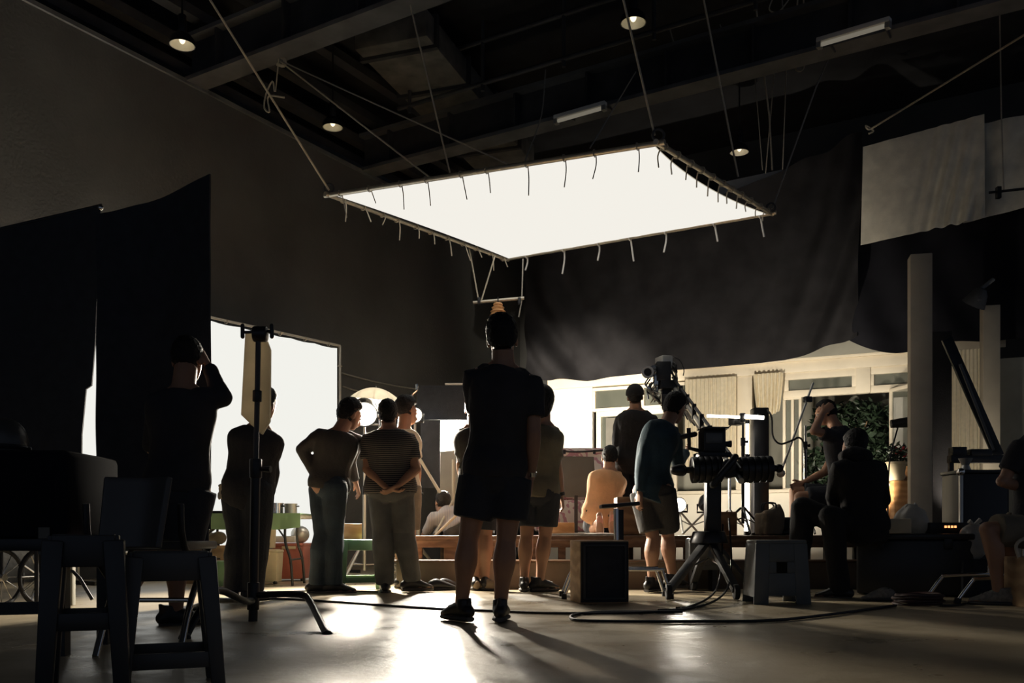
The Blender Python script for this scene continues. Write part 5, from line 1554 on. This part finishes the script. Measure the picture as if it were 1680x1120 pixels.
obj('corner_ball', MB().ball(c + V((-.2, -.18, 1.03)), .035), M_chrome, t)
obj('lid', MB().box(c + V((0, 0, 1.035)), (.42, .38, .03)), M_blackmetal, t, bevel=.006)
q = W(1584, 766, 8.15); q = V((q.x, 8.15, 1.05))
tag(obj('lamp_knob', MB().lathe([(.001, 0), (.05, 0), (.03, .05), (.06, .11), (.001, .11)], q), M_silver), 'small silver fitting standing on the flight case', 'fitting')
# cable coil and chrome chair frame at right
c = V((W(1508, 875, 6.5).x, 6.5, 0))
b = MB()
pts = []
for k in range(7 * 24):
    a = k / 24 * 2 * PI
    r = .145 + .02 * math.sin(k * .13) + .012 * math.cos(k * .71)
    pts.append(c + V((r * math.cos(a), r * .95 * math.sin(a), .012 + .010 * (k // 24) + .006 * math.sin(k * .4))))
b.tube(pts, .010, seg=6)
tag(obj('cable_coil', b, mat('dark red cable', (.03, .012, .012), .5)), 'coil of dark cable on the floor by the trunk', 'cable')
t = thing('tubular_chair', 'chrome tubular chair frame under the seated person at right', 'chair', V((W(1620, 875, 6.9).x, 6.9, 0)))
for y_ in (6.62, 7.1):
    k = lambda px, z: V((W(px, 875, 6.75).x, y_, z))
    obj('leg_frame', MB().tube([k(1556, .015), k(1570, .10), k(1582, .165), k(1592, .18), k(1700, .18), k(1722, .02)], .014, seg=10, sub=3), M_chrome, t)
    obj('rubber_foot', MB().cyl(k(1556, 0), k(1558, .04), .024), M_rubber, t)
    obj('upright', MB().tube([k(1663, .18), k(1664, .42)], .014), M_chrome, t)
obj('seat', MB().box(V((W(1705, 875, 6.85).x, 6.86, .43)), (.5, .5, .05)), M_black, t, bevel=.015)
c = V((W(1703, 875, 6.35).x, 6.4, 0))
t = thing('wooden_crate', 'pale upright wooden crate with rope handle at the right edge', 'crate', c)
obj('body', MB().box(c + V((0, 0, .17)), (.28, .26, .34)), M_paleWood, t, bevel=.006)
obj('rope_handle', MB().tube([c + V((-.13, -.05, .33)), c + V((-.15, -.05, .42)), c + V((-.08, -.05, .47)), c + V((.05, -.05, .46))], .012, seg=8, sub=4), M_rope, t)

# ---- left background: green table and bins
TX0, TX1, TY = W(318, 875, 9.0).x, W(494, 875, 8.9).x, 8.95
t = thing('folding_table', 'folding table with green cloth along the glowing panel', 'table', V(((TX0 + TX1) / 2, TY, 0)))
obj('tabletop', MB().box(V(((TX0 + TX1) / 2, TY + .15, .665)), (TX1 - TX0, .6, .04)), M_white, t, bevel=.006)
def apron(u, v):
    return V((TX0 - .02 + (TX1 - TX0 + .04) * u, TY - .17 + .012 * math.sin(u * 25) * v, .692 - .145 * v + .01 * math.sin(u * 14) * v))
obj('tablecloth_front', MB().sheet(apron, 40, 8, .004), M_greencloth, t, smooth=80)
obj('tablecloth_top', MB().box(V(((TX0 + TX1) / 2, TY + .15, .690)), (TX1 - TX0 + .04, .64, .008)), M_greencloth, t)
for x_ in (TX0 + .12, TX1 - .14):
    for y_ in (TY - .1, TY + .4):
        obj('leg', MB().tube([V((x_, y_, .64)), V((x_, y_, .42)), V((x_ + .05, y_, .25)), V((x_ + .07, y_, 0))], .013, seg=8, sub=3), M_blackmetal, t)
    obj('leg_brace', MB().tube([V((x_, TY - .1, .45)), V((x_ - .18 if x_ > -2.5 else x_ + .2, TY + .1, .64))], .009, seg=6), M_blackmetal, t)
    obj('leg_crossbar', MB().tube([V((x_ + .05, TY - .1, .25)), V((x_ + .05, TY + .4, .25))], .009, seg=6), M_blackmetal, t)
def pot(px, r, h, label, m):
    c = V((W(px, 875, TY).x, TY, .694))
    t = thing('cooking_pot', label, 'pot', c, 'metal pots on the green table')
    obj('pot_body', MB().lathe([(.001, 0), (r, 0), (r, h), (r * 1.05, h), (r * 1.05, h + .01), (r * .95, h + .01), (r * .95, .01), (.001, .01)], c), m, t)
    for s in (-1, 1):
        obj('handle', MB().tube([c + V((s * r, -.03, h * .8)), c + V((s * r * 1.25, -.02, h * .82)), c + V((s * r * 1.25, .02, h * .82)), c + V((s * r, .03, h * .8))], .006, seg=6), M_blackmetal, t)
pot(452, .075, .09, 'shiny steel pot on the green table, left of the two', M_chrome)
pot(477, .06, .085, 'smaller steel pot at the right end of the green table', M_silver)
tag(obj('serving_tray', MB().box(V((W(350, 875, TY).x, TY, .706)), (.32, .3, .02)), M_blackplastic, bevel=.006), 'flat dark tray on the left of the green table', 'tray')
def bin_(name, px, d, w, h, label, m, dep=.32, lid=True, rz=0.):
    c = V((W(px, 875, d).x, d + dep / 2, 0))
    t = thing(name, label, 'bin', c)
    b = MB(); b.tube([c + V((0, 0, .02)), c + V((0, 0, h * .93))], [(w * .60, dep * .60), (w * .68, dep * .68)], ref=(1, 1, 0), seg=4)
    obj('tub', b, m, t, bevel=.012)
    if lid:
        b = MB(); b.tube([c + V((0, 0, h * .92)), c + V((0, 0, h))], [(w * .71, dep * .71), (w * .69, dep * .69)], ref=(1, 1, 0), seg=4)
        obj('lid', b, m, t, bevel=.01)
        obj('handle', MB().bar(c + V((-w * .2, -dep * .52, h * .88)), c + V((w * .2, -dep * .52, h * .88)), .03, .03), M_beige, t, bevel=.006)
    for sx in (-1, 1):
        obj('caster', MB().ball(c + V((sx * w * .36, -dep * .36, .02)), .022), M_blackplastic, t)
    return c
c = bin_('storage_bin', 474, 9.75, .36, .40, 'red brown storage bin with lid under the table end', M_red)
tag(obj('white_tub', MB().box(c + V((-.06, -.02, .44)), (.22, .18, .07)), M_white, bevel=.012), 'white tub resting on the red brown bin', 'tub')
tag(obj('rice_cooker', MB().ball(c + V((.07, .05, .49)), (.10, .10, .095)), M_silver), 'round silver bowl resting on the red brown bin', 'bowl')
bin_('storage_bin', 434, 9.1, .26, .34, 'cream storage bin between the black trousers and the red bin', M_beige, dep=.26)
bin_('storage_bin', 358, 8.4, .20, .27, 'green plastic bin left of the black trousers', M_green, dep=.22, lid=False)
tag(obj('cardboard_box', MB().box(V((W(345, 875, 9.3).x, 9.4, .19)), (.55, .3, .38)), M_paleWood, bevel=.006), 'brown cardboard box under the green table', 'box')
crumple('paper_bag', V((W(338, 875, 9.25).x, 9.3, .38)), (.16, .12, .07), 'crumpled bag on the cardboard box under the table', M_khaki, 3.)
tag(obj('paper_cup_stack', MB().lathe([(.001, 0), (.06, 0), (.075, .35), (.001, .35)], V((W(438, 875, 9.6).x, 9.7, 0)) + V((0, .0, .35))), M_beige), 'tall cream container behind the cream bin', 'container')
tag(obj('support_crate', MB().box(V((W(438, 875, 9.6).x, 9.7, .17)), (.2, .2, .34)), M_paleWood, bevel=.005), 'wooden crate holding the tall cream container', 'crate')
# water bottle and green bucket by the green stool
c = V((W(559, 875, 8.1).x, 8.1, 0))
t = thing('water_bottle', 'clear plastic water bottle left of the green stool', 'bottle', c)
obj('bottle_body', MB().lathe([(.001, 0), (.04, 0), (.042, .2), (.036, .26), (.015, .31), (.015, .33), (.001, .33)], c), M_glass, t)
obj('bottle_label', MB().lathe([(.0415, .10), (.0435, .10), (.0435, .18), (.0415, .18)], c), M_white, t)
obj('cap', MB().cyl(c + V((0, 0, .325)), c + V((0, 0, .35)), .017), M_white, t)

# ---- far left: dark cart, director chair, things on it
c = V((W(120, 875, 3.9).x - .2, 4.0, 0))
t = thing('equipment_cart', 'dark equipment cart with a black chest at the left edge', 'cart', c)
cz = .5
obj('chest', MB().box(c + V((-.18, 0, .66)), (.86, .5, .36)), M_drapedark, t, bevel=.03)
obj('deck', MB().box(c + V((-.18, 0, .455)), (.95, .55, .05)), M_blackmetal, t, bevel=.008)
for x_, y_ in ((.2, -.2), (.2, .2), (-.6, .2)):
    obj('leg', MB().bar(c + V((x_, y_, .44)), c + V((x_, y_, 0)), .05, .05, up=(0, 1, 0)), M_blackmetal, t)
obj('lower_rail', MB().bar(c + V((-.6, -.22, .18)), c + V((.2, -.22, .2)), .04, .05), M_blackmetal, t)
obj('paper_tag', MB().box(c + V((.16, -.262, .47)), (.045, .006, .11)), M_greypanel, t)
q = c + V((-.36, -.05, .84))
t = thing('kit_bag', 'rounded dark kit bag on top of the left cart', 'bag', q)
obj('bag_body', MB().ball(q + V((0, 0, .08)), (.13, .12, .10)), M_greydk, t)
obj('bag_strap', MB().tube([q + V((-.1, -.1, .05)), q + V((-.04, -.13, .13)), q + V((.07, -.12, .12)), q + V((.1, -.1, .03))], .010, seg=8, sub=3), M_silver, t)
q = c + V((-.14, 0, .84))
t = thing('camera_helmet', 'domed dark case on the cart beside the kit bag', 'case', q)
obj('dome', MB().ball(q + V((0, 0, .05)), (.09, .10, .11)), M_greydk, t)
obj('rim', MB().tube([q + V((.09 * math.cos(a), .1 * math.sin(a), .03)) for a in np.linspace(0, 2 * PI, 25)], .01, seg=8), M_blackmetal, t)
# folding chair beside the cart
c = V((W(222, 875, 3.75).x, 3.75, 0))
t = thing('folding_chair', 'dark folding chair with rounded back beside the left cart', 'chair', c)
def backf(u, v):
    px = 160 + 110 * u - 9 * v * u
    return W(px, 781 + 118 * v, 3.55) + V((0, .06 * (1 - v) + .05 * math.sin(u * PI), 0))
obj('backrest', MB().sheet(backf, 16, 12, .025), M_greydk, t, smooth=60, bevel=.004)
obj('seat', MB().box(c + V((0, .22, .45)), (.40, .40, .035)), M_greydk, t, bevel=.01)
for s in (-1, 1):
    obj('leg', MB().tube([c + V((s * .19, -.02, .62)), c + V((s * .19, .02, .45)), c + V((s * .19, .30, .22)), c + V((s * .19, .42, .0))], .014, seg=10, sub=3), M_blackmetal, t)
    obj('leg', MB().tube([c + V((s * .17, .40, .44)), c + V((s * .17, .16, .22)), c + V((s * .17, .02, .0))], .014, seg=10, sub=3), M_chrome, t)
obj('crossbar', MB().tube([c + V((-.17, .16, .22)), c + V((.17, .16, .22))], .010), M_chrome, t)
# spoked trolley behind the black flags
c = V((W(40, 875, 6.4).x, 6.45, 0))
t = thing('wheeled_trolley', 'trolley with thin spoked wheels on the floor behind the black flags', 'trolley', c)
obj('deck', MB().box(c + V((.12, .0, .47)), (.75, .4, .05)), M_blackmetal, t, bevel=.008)
for x_, y_ in ((-.12, -.12), (.02, .12), (.15, -.12)):
    q = c + V((x_, y_, .20))
    wl_ = obj('wheel', MB().tube([q + V((.055 * math.cos(a), .17 * math.cos(a), .185 * math.sin(a))) for a in np.linspace(0, 2 * PI, 33)], .014, seg=8), M_rubber, t)
    sm = MB()
    for k in range(12):
        a = k * PI / 6
        sm.tube([q, q + V((.055 * math.cos(a), .17 * math.cos(a), .185 * math.sin(a)))], .003, seg=5)
    obj('spokes', sm, M_chrome, wl_)
    obj('hub', MB().tube([q + V((-.03, .01, 0)), q + V((.03, -.01, 0))], .025, seg=12), M_chrome, wl_)
    obj('fork', MB().tube([q, q + V((.0, .0, .26))], .012, seg=8), M_blackmetal, t)
obj('post', MB().box(c + V((.27, .02, .23)), (.08, .05, .46)), M_backing, t, bevel=.004)
obj('tow_bar', MB().tube([c + V((.18, -.05, .2)), c + V((.36, -.1, .24)), c + V((.5, -.12, .05))], .012, seg=8, sub=3), M_blackmetal, t)
# glove tucked at the waist
g0 = W(377, 790, 6.86)
t = thing('work_glove', 'pale work glove hanging at the hip of the black-clad man', 'glove', g0)
b = MB()
b.tube([g0, g0 + V((-.025, 0, -.03)), g0 + V((-.05, 0, -.05))], [(.03, .018), (.04, .02), (.035, .018)], ref=(.6, 0, -.8), seg=12, sub=2, round_ends=True)
for k in range(4):
    s_ = g0 + V((-.045 + .012 * k, 0, -.04 - .008 * k))
    b.tube([s_, s_ + V((-.035 + .012 * k, -.005, -.05)), s_ + V((-.03 + .014 * k, -.01, -.085 + .01 * k))], .010, seg=8, sub=2, round_ends=True)
b.tube([g0 + V((-.03, -.01, -.01)), g0 + V((-.075, -.015, -.03))], [.012, .009], seg=8, round_ends=True)
meshobj('glove_body', remesh(b, .006, 2), M_cream, t)
obj('cuff', MB().tube([g0 + V((.02, 0, .02)), g0 + V((.0, 0, .0))], [(.034, .02), (.032, .019)], seg=14), M_cream, t)

# ---- shoes along the step
def shoe(px, d, ang, label, m, L=.24, z=0.):
    c = V((W(px, 875, d).x, d, z))
    tv = V((math.cos(ang), math.sin(ang), 0)); sdv = V((-math.sin(ang), math.cos(ang), 0)); zz = V((0, 0, 1))
    t = thing('shoe', label, 'shoe', c, 'shoes left along the step')
    b = MB().tube([c - tv * L * .42 + zz * .05, c - tv * L * .25 + zz * .055, c + tv * L * .05 + zz * .045, c + tv * L * .3 + zz * .032, c + tv * L * .46 + zz * .024],
                  [(.034, .042), (.040, .050), (.042, .036), (.044, .024), (.028, .014)], ref=sdv, seg=14, sub=3, round_ends=True)
    obj('upper', b, m, t, smooth=80)
    s = MB().tube([c - tv * L * .5 + zz * .012, c - tv * L * .25 + zz * .012, c + tv * L * .25 + zz * .012, c + tv * L * .52 + zz * .012], [(.028, .011), (.043, .012), (.048, .012), (.026, .010)], ref=sdv, seg=14, sub=3)
    obj('sole', s, M_soleW, t, smooth=80)
    obj('opening', MB().tube([c - tv * L * .30 + zz * .09, c - tv * L * .12 + zz * .086], [(.026, .010), (.024, .008)], ref=sdv, seg=10, round_ends=True), M_rubber, t)
M_tan = mat('tan suede', (.26, .19, .12), .85, var=.2)
shoe(727, 8.18, .3, 'dark low shoe at the foot of the step, leftmost of the row', M_shoeblk)
shoe(739, 8.28, .5, 'second dark shoe against the step, close behind the leftmost', M_shoeblk)
shoe(776, 8.22, 1.9, 'tan shoe between the legs of the middle man, left of two', M_tan)
shoe(793, 8.16, 2.6, 'tan shoe with its toe to the left between the middle legs', M_tan)
shoe(806, 8.22, -.5, 'tan shoe by the right shin of the middle man', M_tan)
shoe(1440, 6.9, 2.9, 'grey sandal on the floor before the black trunk', M_shoegrey, .2)

# ---- cables on the floor
def fcable(pix, r, label, m=M_cable, lift=0):
    pts = []
    for px, py in pix:
        d = EYE * F_PX / (py - HY)
        q = W(px, py, d); q.z = r + .001
        pts.append(q)
    return tag(obj('floor_cable', MB().tube(pts, r, seg=8, sub=6), m), label, 'cable')
fcable([(360, 988), (450, 984), (560, 990), (700, 1000), (800, 1004), (900, 1008), (1000, 1008), (1090, 1005), (1130, 1000), (1155, 994)], .009, 'long black cable across the floor behind the middle man')
fcable([(1120, 1006), (1000, 1006), (950, 1009), (936, 1015), (950, 1020), (1020, 1022), (1150, 1022), (1270, 1020), (1380, 1008), (1470, 995)], .009, 'black cable looping on the floor toward the coil')
fcable([(330, 975), (440, 972), (540, 970), (620, 972)], .007, 'thin cable on the floor behind the grip stand')
fcable([(1480, 988), (1560, 995), (1620, 985), (1690, 980)], .008, 'dark cable on the floor under the chrome chair')
tag(obj('hanging_cable', MB().tube([W(1186, 860, 7.6), W(1184, 920, 7.4), W(1178, 960, 7.0), V((W(1160, 0, 6.4).x, 6.4, .05)), V((W(1120, 0, 6.05).x, 6.05, .012)), V((W(1080, 0, 5.9).x, 5.9, .012))], .008, seg=8, sub=6), M_cable), 'black cable hanging from the crane base, left of two', 'cable')
tag(obj('hanging_cable', MB().tube([W(1196, 850, 7.6), W(1200, 920, 7.4), W(1195, 960, 7.0), V((W(1180, 0, 6.5).x, 6.5, .05)), V((W(1150, 0, 6.25).x, 6.25, .012)), V((W(1110, 0, 6.1).x, 6.1, .012))], .008, seg=8, sub=6), M_cable), 'black cable hanging from the crane base, right of two', 'cable')
# cables pinned to the left wall
for k, (a_, b_) in enumerate((((556, 612), (690, 640)), ((558, 634), (640, 652)))):
    pts = []
    for i in range(9):
        px = a_[0] + (b_[0] - a_[0]) * i / 8; py = a_[1] + (b_[1] - a_[1]) * i / 8 + 3 * math.sin(i / 8 * PI)
        tt = (px - CX) / F_PX
        d = (-5 - 9.64 * .599) / (tt - .599)
        q = W(px, py, d); pts.append(q + WN * .05)
    tag(obj('wall_cable', MB().tube(pts, .012, seg=6), M_ropedark), ('upper' if k == 0 else 'lower') + ' thin cable strung along the left wall beyond the panel', 'cable')
